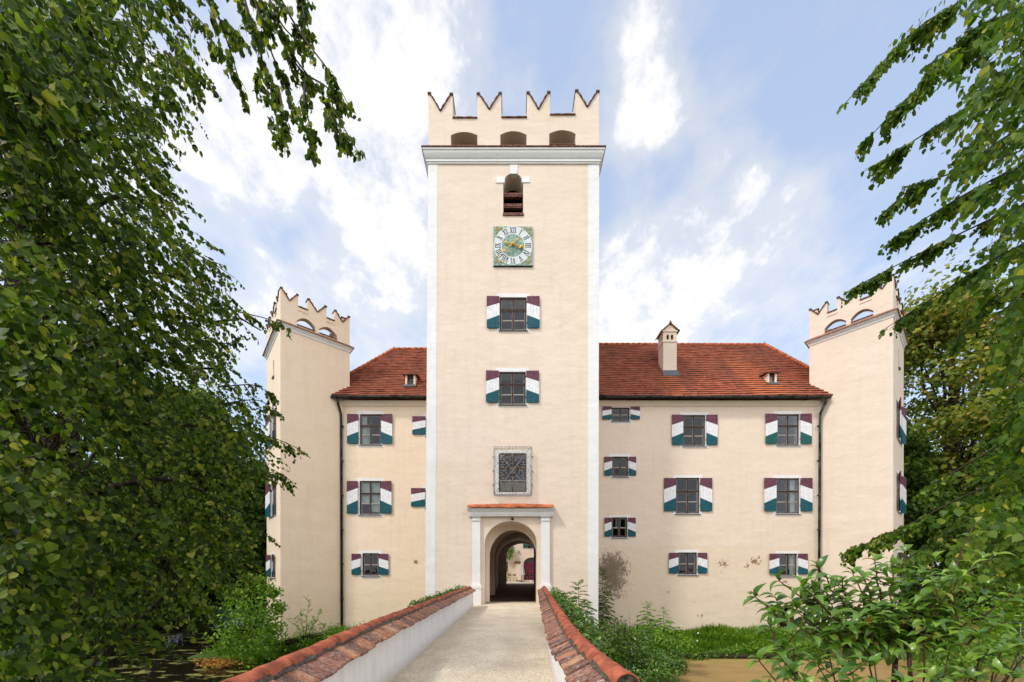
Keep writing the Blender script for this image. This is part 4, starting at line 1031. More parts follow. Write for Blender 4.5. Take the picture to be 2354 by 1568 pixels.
for sg in (-1, 1):
    n = 4
    for i in range(n):
        xa = cx + sg * .60 * (1 - i / n); xb = cx + sg * .60 * (1 - (i + 1) / n) - sg * .04; za, zb_ = 16.83 + .52 * i / n, 16.83 + .52 * (i + 1) / n
        b.hexa([(xa, y0 - .12, za), (xb, y0 - .12, zb_), (xb, y1 + .12, zb_), (xa, y1 + .12, za), (xa, y0 - .12, za + .05), (xb, y0 - .12, zb_ + .035), (xb, y1 + .12, zb_ + .035), (xa, y1 + .12, za + .05)], 'tile')
b.tube([(cx, y0 - .13, 17.38), (cx, y1 + .13, 17.38)], .07, 'tile', 8); b.tube([(cx, y0 - .05, 17.4), (cx, y0 - .05, 17.52)], .035, 'mortar', 6)
b.build('chimney_roof', ch)
b = MB(); b.hexa([(x0 - .1, y0 - .28, zr(y0 - .28) + .06), (x1 + .1, y0 - .28, zr(y0 - .28) + .06), (x1 + .06, y0 - .02, zr(y0) + .06), (x0 - .06, y0 - .02, zr(y0) + .06),
                  (x0 - .1, y0 - .28, zr(y0 - .28) + .09), (x1 + .1, y0 - .28, zr(y0 - .28) + .09), (x1 + .06, y0 - .02, zr(y0) + .2), (x0 - .06, y0 - .02, zr(y0) + .2)], 'lead'); b.build('flashing', ch)

def dormer(ua, uc, vt, vb, label):
    # front face where the roof plane meets the sill line
    A = (VH - vb) / F0; y = (ZEV - SL * YE - EYE) / (A - SL); xa, xc = PX(ua, y), PX(uc, y); z0_ = zr(y) + .05; z1_ = PZ(vt, y)
    d = bpy.data.objects.new('dormer', None); COL.objects.link(d); d.parent = castle; d.location = Vector(((xa + xc) / 2, y, z0_)) - Vector(castle.location); d['label'] = label
    yb = y + (z1_ - z0_ + .1) / (SL - .12)
    b = MB(); w = .11
    b.box(xa, xa + w, y - .04, y + .25, z0_ - .12, z1_, 'plaster'); b.box(xc - w, xc, y - .04, y + .25, z0_ - .12, z1_, 'plaster')
    for x, xo in ((xa, xa + .06), (xc - .06, xc)):
        zt = z1_
        b.add([(x, y + .25, z0_), (x, y + .25, zt), (x, yb, zt + .1), (xo, y + .25, z0_), (xo, y + .25, zt), (xo, yb, zt + .1)], [(0, 1, 2), (3, 4, 5), (0, 1, 4, 3), (1, 2, 5, 4), (0, 2, 5, 3)], 'plaster')
    b.build('cheek', d)
    b = MB(); b.box(xa + w, xc - w, y + .03, y + .08, z0_, z0_ + .05, 'wood'); b.box(xa + w, xc - w, y + .03, y + .08, z1_ - .16, z1_, 'wood'); b.box(xa + w, xa + w + .06, y + .03, y + .08, z0_ + .05, z1_ - .16, 'wood'); b.box(xc - w - .06, xc - w, y + .03, y + .08, z0_ + .05, z1_ - .16, 'wood')
    b.box(xa + w, xc - w, y + .30, y + .34, z0_ - .3, z1_, 'dark'); b.build('frame', d)
    b = MB(); b.box(xa + w + .04, xc - w - .04, y + .06, y + .065, z0_ + .04, z1_ - .14, 'glass'); b.build('pane', d)
    b = MB(); b.hexa([(xa - .16, y - .16, z1_ + .0), (xc + .16, y - .16, z1_ + .0), (xc + .16, yb + .15, z1_ + .13), (xa - .16, yb + .15, z1_ + .13), (xa - .16, y - .16, z1_ + .05), (xc + .16, y - .16, z1_ + .05), (xc + .16, yb + .15, z1_ + .18), (xa - .16, yb + .15, z1_ + .18)], 'darktile')
    for k in range(3): x = xa - .1 + k * (xc - xa + .2) / 2; b.box(x - .01, x + .01, y + .1, y + .13, z1_ + .05, z1_ + .16, 'metal')
    b.build('dormer_roof', d)
    b = MB(); b.box(xa - .08, xc + .08, y - .2, y + .02, z0_ - .16, z0_ - .04, 'lead'); b.build('apron', d)
dormer(931.6, 954.7, 863.5, 887.5, 'dormer left of the gate tower'); dormer(1762.8, 1783.9, 859, 882.5, 'dormer near the right corner tower')

# ---------- corner towers
def corner_tower(name, N, A, B, ztop, ztip, zcr, tl, label, winface, wins, slit, farwin=None):
    """N near corner, A far corner of the inner face, B far corner of the outer face (XY)"""
    wm = "plaster_warm" if tl else "plaster"
    N, A, B = Vector(N), Vector(A), Vector(B); C = A + B - N
    cx = (N + A + B + C) / 4
    def face(P, Q):
        D = (Q - P).normalized(); n = Vector((-D.y, D.x)); 
        if (cx - P).dot(n) < 0: n = -n
        return (lambda s, z, t: (P.x + D.x * s + n.x * t, P.y + D.y * s + n.y * t, z)), (Q - P).length
    b = MB(); faces = [(N, A), (N, B), (A, C), (B, C)]
    hs = []
    F_, L_ = face(N, B)
    for (c, w, z0_, z1_, rows, lab) in wins:
        win = (c - w / 2, z0_, c + w / 2, z1_); sw = w * .52
        make_window(F_, win, (c - w / 2 - sw, c - w / 2 - .01), (c + w / 2 + .01, c + w / 2 + sw), (z0_ + .04, z1_), (c - w / 2 - .15, z0_ - .13, c + w / 2 + .15, z1_ + .15), rows=rows, label=lab, tilt=.13)
        hs.append(rpoly(win))
    c, z0_, z1_ = slit; hs.append([(c - .13, z0_), (c + .13, z0_), (c + .13, z1_), (c - .13, z1_)])
    for i, (P, Q) in enumerate(faces):
        F, L = face(P, Q)
        e = 0 if i < 2 else .5
        if i == 0: b.plate(F, [(0, -2.8), (L, -2.8), (L, ztop), (0, ztop)], [], 0, .5, wm)
        elif i == 1: b.plate(F, [(.5, -2.8), (L, -2.8), (L, ztop), (.5, ztop)], hs, 0, .5, wm)
        else: b.plate(F, [(.5, -2.8), (L - (.5 if i == 3 else 0), -2.8), (L - (.5 if i == 3 else 0), ztop), (.5, ztop)], [], 0, .5, wm)
    # fill the sliver at the near corner on the outer face (butts against the inner face plate)
    F, L = face(N, B); b.fbox(F, .001, .5, -2.8, ztop, .0015, .30, wm)
    ins = lambda P: tuple(P + (cx - P) * .08)
    q = [ins(N), ins(A), ins(C), ins(B)]
    b.add([(x, y, ztop + .02) for x, y in q], [(0, 1, 2, 3)], 'dark')
    b.build(name, castle, label)
    b = MB(); b.fbox(F_, slit[0] - .2, slit[0] + .2, slit[1] - .07, slit[1], -.08, .1, 'lead'); b.fbox(F_, slit[0] - .13, slit[0] + .13, slit[1], slit[2], .28, .3, 'dark'); b.build('slit_window', castle)
    # cornice around
    poly = [N, A, C, B]
    ar = sum(poly[i].x * poly[(i + 1) % 4].y - poly[(i + 1) % 4].x * poly[i].y for i in range(4))
    if ar < 0: poly = poly[::-1]
    cornice('c', [tuple(p) for p in poly], [(-.05, ztop - .12), (.03, ztop - .10), (.05, ztop - .05), (.05, ztop), (.08, ztop + .02), (.12, ztop + .07), (.12, ztop + .09), (.16, ztop + .11), (.16, ztop + .15), (-.05, ztop + .16)],
            [(.12, ztop + .152), (.22, ztop + .152), (.22, ztop + .19), (-.02, ztop + .36)], castle, 'white', 'tile')
    for i, (P, Q) in enumerate(faces):
        F, L = face(P, Q); a = lambda f: f * L
        zt, zv = ztip, ztip - .5
        mer = [(0, a(.235), zt + .0, zv, zt - .02), (a(.37), a(.64), zt, zv, zt), (a(.765), L, zt, zv, zt - .03)]
        if tl and i == 0: pass
        cren = [zcr, zcr]; op = [(a(.215), a(.475), ztop + .40, ztop + .62, .30), (a(.53), a(.80), ztop + .40, ztop + .62, .30)]
        th = .34
        Fb = F
        if i in (1,): # shift the start so the corner is not doubled
            mer[0] = (.341, a(.235), zt, zv + .1, zt - .02)
        if i >= 2:
            mer[0] = (.341, a(.235), zt, zv + .1, zt - .02)
            if i == 3: mer[2] = (a(.765), L - .341, zt, zv + .1, zt)
        m2, _ = mer, None
        s_start, s_end = mer[0][0], mer[2][1]
        Fo = (lambda F: (lambda s, z, t: F(s, z, t)))(F)
        pts_L = s_end
        # battlement() starts its outline at s=0, so shift the frame
        Fq = (lambda F, o: (lambda s, z, t: F(s + o, z, t)))(F, s_start)
        mer = [(p - s_start, q - s_start, x1_, x2_, x3_) for p, q, x1_, x2_, x3_ in mer]
        op = [(p - s_start, q - s_start, x1_, x2_, x3_) for p, q, x1_, x2_, x3_ in op]
        battlement(Fq, s_end - s_start, th, ztop + .2, (mer, cren, op, 0), castle, wm)
        # thin string moulding under each crenel
        for (p, q) in ((.235, .37), (.64, .765)):
            b = MB(); b.fbox(F, a(p) - .02, a(q) + .02, zcr - .22, zcr - .17, -.03, .02, wm)
            b.build('string_moulding', castle)

YN = 21.6
corner_tower('left_corner_tower', (PX(644.5, YN), YN), (PX(803.5, YN * 1.115), YN * 1.115), (PX(613, YN * 1.154), YN * 1.154), 14.94, 17.0, 16.38, True,
             'left corner tower, turned diagonally', None,
             [(2.35, 1.15, 9.0, 11.0, (.36, .68), 'upper window on the outer face of the left corner tower'), (2.35, 1.15, 4.85, 6.85, (.36, .68), 'middle window on the outer face of the left corner tower'), (2.35, .95, 1.25, 2.6, (.52,), 'lowest window on the outer face of the left corner tower')],
             (2.0, 12.9, 13.9))
YN = 21.4
corner_tower('right_corner_tower', (PX(2052.6, YN), YN), (PX(1859.8, 24.25), 24.25), (PX(2076.5, 24.44), 24.44), 15.41, 17.55, 16.9, False,
             'right corner tower, turned diagonally', None,
             [(2.5, 1.2, 9.1, 11.3, (.36, .68), 'upper window on the outer face of the right corner tower'), (2.5, 1.2, 5.0, 7.2, (.36, .68), 'middle window on the outer face of the right corner tower'), (2.5, .95, 1.3, 2.7, (.52,), 'lowest window on the outer face of the right corner tower')],
             (2.3, 13.3, 14.35))

# ================================================================== BRIDGE
def dens(pts, step):
    out = []
    for (a, c) in zip(pts[:-1], pts[1:]):
        a, c = Vector(a), Vector(c); n = max(1, int((c - a).length / step))
        out += [a.lerp(c, i / n) for i in range(n)]
    out.append(Vector(pts[-1])); return out
def catmull(P, n=12):
    P = [Vector(p) for p in P]; Q = [P[0] * 2 - P[1]] + P + [P[-1] * 2 - P[-2]]; out = []
    for i in range(1, len(Q) - 2):
        for k in range(n):
            t = k / n; a, b_, c, d = Q[i - 1], Q[i], Q[i + 1], Q[i + 2]
            out.append(.5 * ((2 * b_) + (c - a) * t + (2 * a - 5 * b_ + 4 * c - d) * t * t + (3 * b_ - a - 3 * c + d) * t ** 3))
    out.append(P[-1]); return out
RIDL = [(-1.86, -2.0), (-1.88, 1.0), (-1.92, 3.0), (-1.98, 4.0), (-2.04, 5.2), (-2.06, 7.4), (-2.03, 12.0), (-1.96, 18.4)]
RIDR = [(.835, 2.86), (.79, 3.5), (.765, 4.5), (.80, 5.7), (.955, 8.8), (1.19, 13.0), (1.44, 17.5), (1.51, 18.75)]
def parapet(rid, side, label, capend):
    curve = catmull(rid, 24); L = [0]
    for a, c in zip(curve[:-1], curve[1:]): L.append(L[-1] + (c - a).length)
    tot = L[-1]
    def at(s):
        s = min(max(s, 0), tot); i = 0
        lo, hi = 0, len(L) - 1
        while hi - lo > 1:
            m = (lo + hi) // 2
            if L[m] <= s: lo = m
            else: hi = m
        f = (s - L[lo]) / max(1e-6, L[hi] - L[lo]); p = curve[lo].lerp(curve[hi], f); d = (curve[hi] - curve[lo]).normalized()
        return p, d, Vector((d.y, -d.x))       # right-hand normal
    t = thing('bridge_parapet', label, 'wall', (rid[0][0], rid[0][1], -3))
    b = MB(); n = int(tot / .3); hw = .165
    for i in range(n):
        s0_, s1_ = tot * i / n, tot * (i + 1) / n
        (p, d, q), (p2, d2, q2) = at(s0_), at(s1_)
        ring_ = [(-hw, -3.2), (hw, -3.2), (hw, .775), (0, .86), (-hw, .775)]
        vs = [(p.x + q.x * x, p.y + q.y * x, z) for x, z in ring_] + [(p2.x + q2.x * x, p2.y + q2.y * x, z) for x, z in ring_]
        fs = [(k, (k + 1) % 5, 5 + (k + 1) % 5, 5 + k) for k in range(5)]
        if i == 0: fs.append((4, 3, 2, 1, 0))
        if i == n - 1: fs.append((5, 6, 7, 8, 9))
        b.add(vs, fs, 'whitewall')
    b.build('wall', t)
    b = MB(); s = .0
    while s < tot - .1:
        w = R.uniform(.155, .19)
        for sg in (-1, 1):
            j = R.uniform(-.012, .012); k = R.uniform(-.010, .014); ex = R.uniform(-.02, .02)
            (p, d, q), (p2, d2, q2) = at(s), at(s + w - .006)
            def P(pp, qq, off, z): return (pp.x + qq.x * off * sg, pp.y + qq.y * off * sg, z)
            inner = (sg == side)
            e = (.305 if inner else .185) + ex; zi, ze = .885 + j, (.755 if inner else .655) + j + k
            mid = .2
            vs = [P(p, q, .05, zi), P(p2, q2, .05, zi), P(p2, q2, e, ze), P(p, q, e, ze + .004), P(p, q, .05, zi - .022), P(p2, q2, .05, zi - .022), P(p2, q2, e, ze - .022), P(p, q, e, ze - .020)]
            b.add(vs, [(0, 1, 2, 3), (4, 7, 6, 5), (0, 4, 5, 1), (1, 5, 6, 2), (2, 6, 7, 3), (3, 7, 4, 0)], 'tile')
            # under tile, slightly further in
            vs = [P(p, q, .06, zi - .03), P(p2, q2, .06, zi - .03), P(p2, q2, e - .035, ze - .022), P(p, q, e - .035, ze - .022), P(p, q, .06, zi - .05), P(p2, q2, .06, zi - .05), P(p2, q2, e - .035, ze - .04), P(p, q, e - .035, ze - .04)]
            b.add(vs, [(0, 1, 2, 3), (4, 7, 6, 5), (0, 4, 5, 1), (1, 5, 6, 2), (2, 6, 7, 3), (3, 7, 4, 0)], 'tile')
        s += w
    b.build('coping_tiles', t)
    b = MB(); m = int(tot / .12)
    for sg in (-1, 1):
        vs = []
        for i in range(m + 1):
            p, d, q = at(tot * i / m)
            for off, z in ((.02, .90), (.075 + R.uniform(0, .006), .905), (.105 + R.uniform(-.008, .014), .872)): vs.append((p.x + q.x * off * sg, p.y + q.y * off * sg, z))
        b.add(vs, [(i * 3 + k, i * 3 + k + 1, i * 3 + k + 4, i * 3 + k + 3) for i in range(m) for k in range(2)], 'mortar')
    b.build('mortar_bed', t)
    b = MB(); s = 0.0
    while s < tot - .05:
        w = min(.36, tot - s); na = 10; vs = []; jx = R.uniform(-.006, .006); jz = R.uniform(-.005, .006)
        for u, r in ((0, .096), (.05, .095), (w * .5, .090), (w + .03, .086)):
            p, d, q = at(s + u)
            for th in (0, .012):
                for k in range(na + 1):
                    an = math.pi * k / na; rr = r - th
                    vs.append((p.x + q.x * (rr * math.cos(an) + jx), p.y + q.y * (rr * math.cos(an) + jx), .868 + jz + rr * .95 * math.sin(an)))
        fs = []; K = na + 1
        for i in range(3):
            for k in range(na): fs.append(((i * 2) * K + k, (i * 2) * K + k + 1, (i * 2 + 2) * K + k + 1, (i * 2 + 2) * K + k))
        for k in range(na): fs.append((k, k + 1, K + k + 1, K + k))
        b.add(vs, fs, 'ridge', None, True); s += .36
    b.build('ridge_tiles', t)
    if capend:
        p, d, q = at(0); b = MB(); vs = []; n_ = 12
        for k in range(n_ + 1):
            an = math.pi * k / n_; vs.append((p.x + q.x * .09 * math.cos(an) - d.x * -.012, p.y + q.y * .09 * math.cos(an) + .012, .868 + .086 * math.sin(an)))
        b.add(vs, [tuple(range(n_ + 1))], 'mortar')
        # low sloping end coping turning away
        for sg in (-1, 1):
            b.hexa([(p.x + sg * .02, p.y - .02, .80), (p.x + sg * .05, p.y - .02, .84), (p.x + sg * .22, p.y - .30, .60), (p.x + sg * .18, p.y - .30, .58),
                    (p.x + sg * .02, p.y - .02, .83), (p.x + sg * .05, p.y - .02, .87), (p.x + sg * .22, p.y - .30, .63), (p.x + sg * .18, p.y - .30, .61)], 'tile')
        b.box(p.x - .165, p.x + .165, p.y - .33, p.y - .001, -1.5, .57, 'whitewall')
        b.build('parapet_end', t)
    return at, tot
atL, totL = parapet(RIDL, 1, 'long left bridge parapet, white wall with weathered tile coping running to the gate', False)
atR, totR = parapet(RIDR, -1, 'right bridge parapet, curved white wall with tile coping that ends near the foreground', True)

# path
b = MB(); cl = catmull(RIDL, 6); rows = []
ys = [-14, -6, 0, 2.5, 3.5, 4.5, 5.7, 7.2, 8.8, 10.9, 13, 15.2, 17.5, 19.0, 20.5]
def xat(rid, y):
    for (a, c) in zip(rid[:-1], rid[1:]):
        if a[1] <= y <= c[1]: return a[0] + (c[0] - a[0]) * (y - a[1]) / (c[1] - a[1])
    return rid[0][0] if y < rid[0][1] else rid[-1][0]
vs = []; fs = []
for y in ys:
    xa, xc = xat(RIDL, y), xat(RIDR, y)
    if y < 2.6: xc = 2.4 if y > 0 else 5
    if y < 0: xa = -5
    if y > 19.7: xa, xc = ac - ahw - .05, ac + ahw + .05
    m = 16
    for i in range(m + 1):
        f = i / m; vs.append((xa + (xc - xa) * f, y, .03 * math.sin(math.pi * f) - .03 + (.02 if y > 18 else 0)))
for j in range(len(ys) - 1):
    for i in range(16): a = j * 17 + i; fs.append((a, a + 1, a + 18, a + 17))
b.add(vs, fs, 'gravel', None, True); struct(b.build('gravel_path'))
b = MB(); b.box(-2.2, 1.6, 2.8, 19.5, -3.2, -.12, 'whitewall'); struct(b.build('bridge_deck'))
b = MB()
b.add([(-3.1, 20.9, .012), (3.2, 20.9, .012), (3.2, 25, .10), (-3.1, 25, .10), (3.2, 34.0, .50), (-3.1, 34.0, .50)], [(0, 1, 2, 3), (3, 2, 4, 5)], 'cobble'); struct(b.build('passage_floor'))
b = MB(); b.box(ac - 1.3, ac + 1.3, 20.5, 20.9, -.2, .035, 'curbstone'); tag(b.build('threshold'), 'worn pale stone threshold across the gate arch opening', 'threshold')
b = MB(); b.add([(-14, 34.0, .50), (16, 34.0, .50), (16, 47.3, .33), (-14, 47.3, .33)], [(0, 1, 2, 3)], 'gravel'); struct(b.build('courtyard_ground'))

# ================================================================== COURTYARD
YC = 47.0
def zf(y): return .5 - (y - 34) * .0128
FC = lambda s, z, t: (s, YC + t, z)
cb = thing('courtyard_building', 'pale building across the courtyard with an arched wine red gate, seen through the gate passage', 'building', (1, YC, .5))
b = MB(); Uc = lambda u: PX(u, YC); Vc = lambda v: PZ(v, YC)
ga = arch(Uc(1224.5), Uc(1224.5) - Uc(1203.5), .5, Vc(1294), Vc(1281) - Vc(1294), 18)
wn = (Uc(1213), Vc(1259), Uc(1229), Vc(1238)); wl = (Uc(1163), Vc(1314), Uc(1167), Vc(1292))
b.plate(FC, [(-14, .3), (16, .3), (16, 8.5), (-14, 8.5)], [ga, rpoly(wn), rpoly(wl)], 0, .6, 'plaster'); b.build('wall', cb)
b = MB(); b.add([(-14.5, YC - .4, 8.3), (16.5, YC - .4, 8.3), (16.5, YC + 5, 13.5), (-14.5, YC + 5, 13.5)], [(0, 1, 2, 3)], 'roof_l', [(0, 0), (31, 0), (31, 25), (0, 25)]); b.build('roof', cb)
b = MB(); gx0, gx1 = Uc(1203.5), Uc(1245.5); gm = (gx0 + gx1) / 2; gz = Vc(1297)
b.fbox(FC, gx0, gx1, gz - .06, gz + .14, .22, .34, 'magenta')
nb = 12
for k in range(nb):
    x = gx0 + (gx1 - gx0) * k / nb; w = (gx1 - gx0) / nb
    b.fbox(FC, x, x + w * .55, .5, gz - .06, .26, .32, 'magenta')
for z in (.5, 1.3, 2.0): b.fbox(FC, gx0, gx1, z, z + .16, .25, .33, 'magenta')
b.build('gate', cb)
b = MB(); b.fbox(FC, gx0, gx1, gz + .14, Vc(1280), .35, .4, 'lead'); b.fbox(FC, gx0 - .2, gx1 + .2, .5, gz, .9, .95, 'canvas'); b.build('fanlight', cb)
b = MB(); b.fbox(FC, wn[0], wn[2], wn[1], wn[3], .12, .2, 'dark'); b.fbox(FC, wn[0] - .05, wn[2] + .05, wn[1] - .06, wn[1], -.06, .1, 'lead'); b.fbox(FC, wl[0], wl[2], wl[1], wl[3], .12, .2, 'dark'); b.build('window', cb)
b = MB(); b.fbox(FC, Uc(1202), Uc(1212.4), Vc(1259.3), Vc(1240), -.06, -.01, 'tealgreen'); b.build('shutter', cb)
b = MB(); b.fbox(FC, Uc(1184), Uc(1197), .5, Vc(1295), -.35, 0, 'plaster'); b.fbox(FC, Uc(1182.5), Uc(1198), Vc(1295), Vc(1290.5), -.42, 0, 'darktile'); b.build('buttress', cb)
b = MB(); b.fbox(FC, Uc(1190), Uc(1193.5), Vc(1270), Vc(1266), -.2, 0, 'steel'); b.build('wall_lamp', cb)
# side walls of the courtyard
b = MB(); b.box(-14.5, -14, 34, YC + .6, -.5, 8.5, 'plaster'); tag(b.build('courtyard_wall'), 'plain cream wall closing the left side of the courtyard', 'wall')
b = MB(); b.box(16, 16.5, 34, YC + .6, -.5, 8.5, 'plaster'); tag(b.build('courtyard_wall'), 'plain cream wall closing the right side of the courtyard', 'wall')
pa = thing('parasol', 'closed cream parasol standing in the courtyard beyond the gate passage', 'parasol', (PX(1199, 43.7), 43.7, .38))
px_ = PX(1199, 43.7)
b = MB(); b.tube([(px_, 43.7, .38), (px_, 43.7, 3.05)], .025, 'steel', 8); b.build('pole', pa)
b = MB(); n = 16; vs = []
for r, z in ((.03, 3.03), (.09, 2.6), (.17, 2.0), (.25, 1.45), (.30, 1.15), (.27, 1.1)):
    for k in range(n): a = 2 * math.pi * k / n; rr = r * (1 + (.22 if k % 2 else -.18)); vs.append((px_ + rr * math.cos(a), 43.7 + rr * math.sin(a), z + (.05 if k % 2 else 0) * (z < 1.3)))
b.add(vs, [(i * n + k, i * n + (k + 1) % n, (i + 1) * n + (k + 1) % n, (i + 1) * n + k) for i in range(5) for k in range(n)], 'canvas'); b.build('canopy', pa)
b = MB(); b.lathe((px_, 43.7, .38), [(.30, 0), (.30, .05), (.05, .09)], 'metal', 14); b.build('base', pa)
def chair(u, y, ang, label):
    x = PX(u, y); t = thing('folding_chair', label, 'chair', (x, y, .37), 'folding chairs in the courtyard'); t.rotation_euler = (0, 0, 0)
    ca, sa = math.cos(ang), math.sin(ang)
    def G(a, c, z): return (x + a * ca - c * sa, y + a * sa + c * ca, .37 + z)
    b = MB()
    for k in range(4): c = -.2 + k * .105; b.hexa([G(-.21, c, .44), G(.21, c, .44), G(.21, c + .085, .44), G(-.21, c + .085, .44), G(-.21, c, .46), G(.21, c, .46), G(.21, c + .085, .46), G(-.21, c + .085, .46)], 'doorwood')
    b.build('seat', t)
    b = MB()
    for z in (.66, .80): b.hexa([G(-.2, .22, z), G(.2, .22, z), G(.2, .24, z), G(-.2, .24, z), G(-.2, .24, z + .08), G(.2, .24, z + .08), G(.2, .26, z + .08), G(-.2, .26, z + .08)], 'doorwood')
    b.build('backrest', t)
    for s in (-.2, .2):
        b = MB(); b.tube([G(s, -.2, 0), G(s, .2, .46), G(s, .25, .9)], .014, 'metal', 5); b.build('leg', t)
        b = MB(); b.tube([G(s * .9, .25, 0), G(s * .9, -.2, .45)], .014, 'metal', 5); b.build('leg', t)
chair(1184.5, 44.7, 2.6, 'dark folding chair alone at the left, seen through the passage below the wall lamp')
chair(1168.5, 44.5, -.5, 'dark folding chair half cut by the left edge of the passage arch')
chair(1211, 43.8, .3, 'dark folding chair just right of the closed parasol'); chair(1219, 45.1, 3.0, 'dark folding chair behind the courtyard table before the red gate'); chair(1228.5, 43.9, 1.4, 'dark folding chair at the right end of the courtyard table')
tx = PX(1220, 44.4); t = thing('courtyard_table', 'wooden table before the wine red gate in the courtyard', 'table', (tx, 44.4, .37))
b = MB(); b.box(tx - .55, tx + .55, 44.0, 44.8, 1.12, 1.16, 'woodgrey'); b.build('tabletop', t)
for sx in (-.45, .45):
    for sy in (44.1, 44.7): b = MB(); b.tube([(tx + sx, sy, .37), (tx + sx, sy, 1.12)], .02, 'metal', 5); b.build('leg', t)
L = Leaves(5); L.blob((PX(1165, 46.4), 46.5, PZ(1268, 46.4)), (.75, .35, 1.0), 700, .16); L.blob((PX(1174, 46.4), 46.6, PZ(1262, 46.4)), (.5, .2, .5), 200, .14)
L.blob((PX(1163, 46.4), 46.6, 1.2), (.25, .2, 1.3), 200, .13)
tag(L.build('climbing_plant', 'small', 'shrub'), 'climbing plant on the courtyard wall at the left of the passage arch', 'climbing plant')

# ================================================================== GROUND AND WATER
def sm(a, c, x):
    t = min(max((x - a) / (c - a), 0), 1); return t * t * (3 - 2 * t)
def hgt(x, y):
    n = .6 * math.sin(x * .55 + y * .31) + .25 * math.sin(x * 1.9 - y * 1.3) + .12 * math.sin(x * 4.1 + y * 3.3)
    # distance inside the island
    yf = 19.3 if x > 0 else 18.6
    d = min(y - yf, x + 16.3, 28.5 - x, 60 - y) + n * .5
    isl = -1.92 - .15 * max(0, 23.8 - y) if y < 23.8 else -1.92
    isl += .04 * n
    isl = isl * sm(-.4, .3, d) + (-3.8) * (1 - sm(-.4, .3, d))
    yb = (10.2 if x < -6 else (10.2 + (x + 6) * -1.0 if x < 0 else 4.0))
    do = max(yb - y, -26 - x - .1 * y, x - 36, y - 72) + n * .5
    out = -1.0 + .3 * n + min(2.5, max(0, do) * .04)
    out = out * sm(-.5, 1.6, do) + (-3.8) * (1 - sm(-.5, 1.6, do))
    if abs(x + .4) < 3.2 and y < 3: out = min(out, -.5)
    return max(isl, out)
def axis(a0_, a1_, mid, step):
    out = []; x = mid[0]
    while x <= mid[1]: out.append(x); x += step
    g = step; x = mid[1]
    while x < a1_: g *= 1.35; x += g; out.append(x)
    g = step; x = mid[0]; pre = []
    while x > a0_: g *= 1.35; x -= g; pre.append(x)
    return pre[::-1] + out
gx = axis(-900, 900, (-32, 38), .5); gy = axis(-900, 1500, (-4, 40), .5)
b = MB(); vs = [(x, y, hgt(x, y)) for y in gy for x in gx]; nx = len(gx)
b.add(vs, [(j * nx + i, j * nx + i + 1, (j + 1) * nx + i + 1, (j + 1) * nx + i) for j in range(len(gy) - 1) for i in range(nx - 1)], 'ground', None, True)
struct(b.build('ground', fixn=False))
b = MB(); b.add([(-60, -5, -2.6), (60, -5, -2.6), (60, 80, -2.6), (-60, 80, -2.6)], [(0, 1, 2, 3)], 'water'); struct(b.build('water'))

# ================================================================== PLANTS
def curve3(a, c, sag, n=8, w=.0, rng=None):
    a, c = Vector(a), Vector(c); out = []
    rng = rng or R
    for i in range(n + 1):
        t = i / n; p = a.lerp(c, t); p.z += sag * math.sin(math.pi * t)
        if 0 < i < n: p += Vector((rng.uniform(-w, w), rng.uniform(-w, w), rng.uniform(-w, w)))
        out.append(p)
    return out
def inpoly(u, v, P):
    c = False; j = len(P) - 1
    for i in range(len(P)):
        if (P[i][1] > v) != (P[j][1] > v) and u < (P[j][0] - P[i][0]) * (v - P[i][1]) / (P[j][1] - P[i][1]) + P[i][0]: c = not c
        j = i
    return c

# ---- left lime tree
tl = thing('lime_tree', 'big lime tree overhanging from the left with drooping dark leafy branches', 'tree', (-9.5, 7.5, -1.2))
mass = [(-180, -60), (330, -60), (400, 60), (420, 150), (400, 200), (350, 250), (325, 300), (345, 380), (380, 450), (410, 530), (460, 610), (500, 660), (520, 740), (500, 800), (510, 880), (560, 930), (590, 990), (600, 1060), (560, 1120), (540, 1200), (530, 1300), (440, 1380), (330, 1440), (220, 1500), (60, 1580), (-180, 1600)]
L = Leaves(11); W = MB(); rg = random.Random(3)
trunk = [Vector((-9.5, 7.5, -1.2)), Vector((-9.3, 7.4, 2)), Vector((-9.6, 7.6, 5)), Vector((-9.4, 7.8, 9)), Vector((-9.0, 8.0, 13))]
tb = MB(); tb.tube(trunk, [.34, .28, .24, .18, .08], 'bark', 10)
for st in (((-8.6, 6.2, -1.3), (-7.5, 6.9, .9), (-6.6, 7.8, 3.4)), ((-8.3, 6.6, -1.3), (-7.5, 7.6, .5), (-6.9, 8.6, 2.6)), ((-8.0, 6.3, -1.3), (-7.1, 6.9, .2), (-6.2, 7.6, 1.6)), ((-9.1, 6.5, -1.3), (-8.9, 7.0, 2.0), (-8.2, 7.5, 5.0)), ((-8.9, 6.0, -1.3), (-9.6, 6.4, 1.5), (-10.2, 6.9, 4.5))):
    tb.tube(catmull(st, 5), [.085 - .006 * i for i in range(11)], 'bark', 7)
limbs = []
def limb(z, tgt, r=.09):
    a = Vector((-9.4, 7.6, z)); c = Vector(tgt); pts = curve3(a, c, .8, 9, .12, rg); tb.tube(pts, [r * (1 - .85 * i / 9) for i in range(10)], 'bark', 6); limbs.extend(pts[3:])
for z, t_ in ((2.5, P3(560, 1180, 8.5)), (3.2, P3(590, 1010, 9)), (4, P3(520, 850, 9)), (5, P3(600, 760, 9)), (6, P3(450, 640, 8)), (7, P3(380, 480, 7.5)), (8, P3(300, 300, 7)), (9, P3(330, 120, 6.5)), (10, P3(250, 0, 6.5)), (3, P3(250, 1300, 6.5)), (4, P3(100, 1050, 5.5)), (5, P3(120, 800, 5.5)), (6, P3(80, 560, 5.5)), (8, P3(60, 300, 5.5)), (3.5, P3(350, 1150, 7)), (11, P3(620, 0, 6))):
    limb(z, t_)
cnt = 0
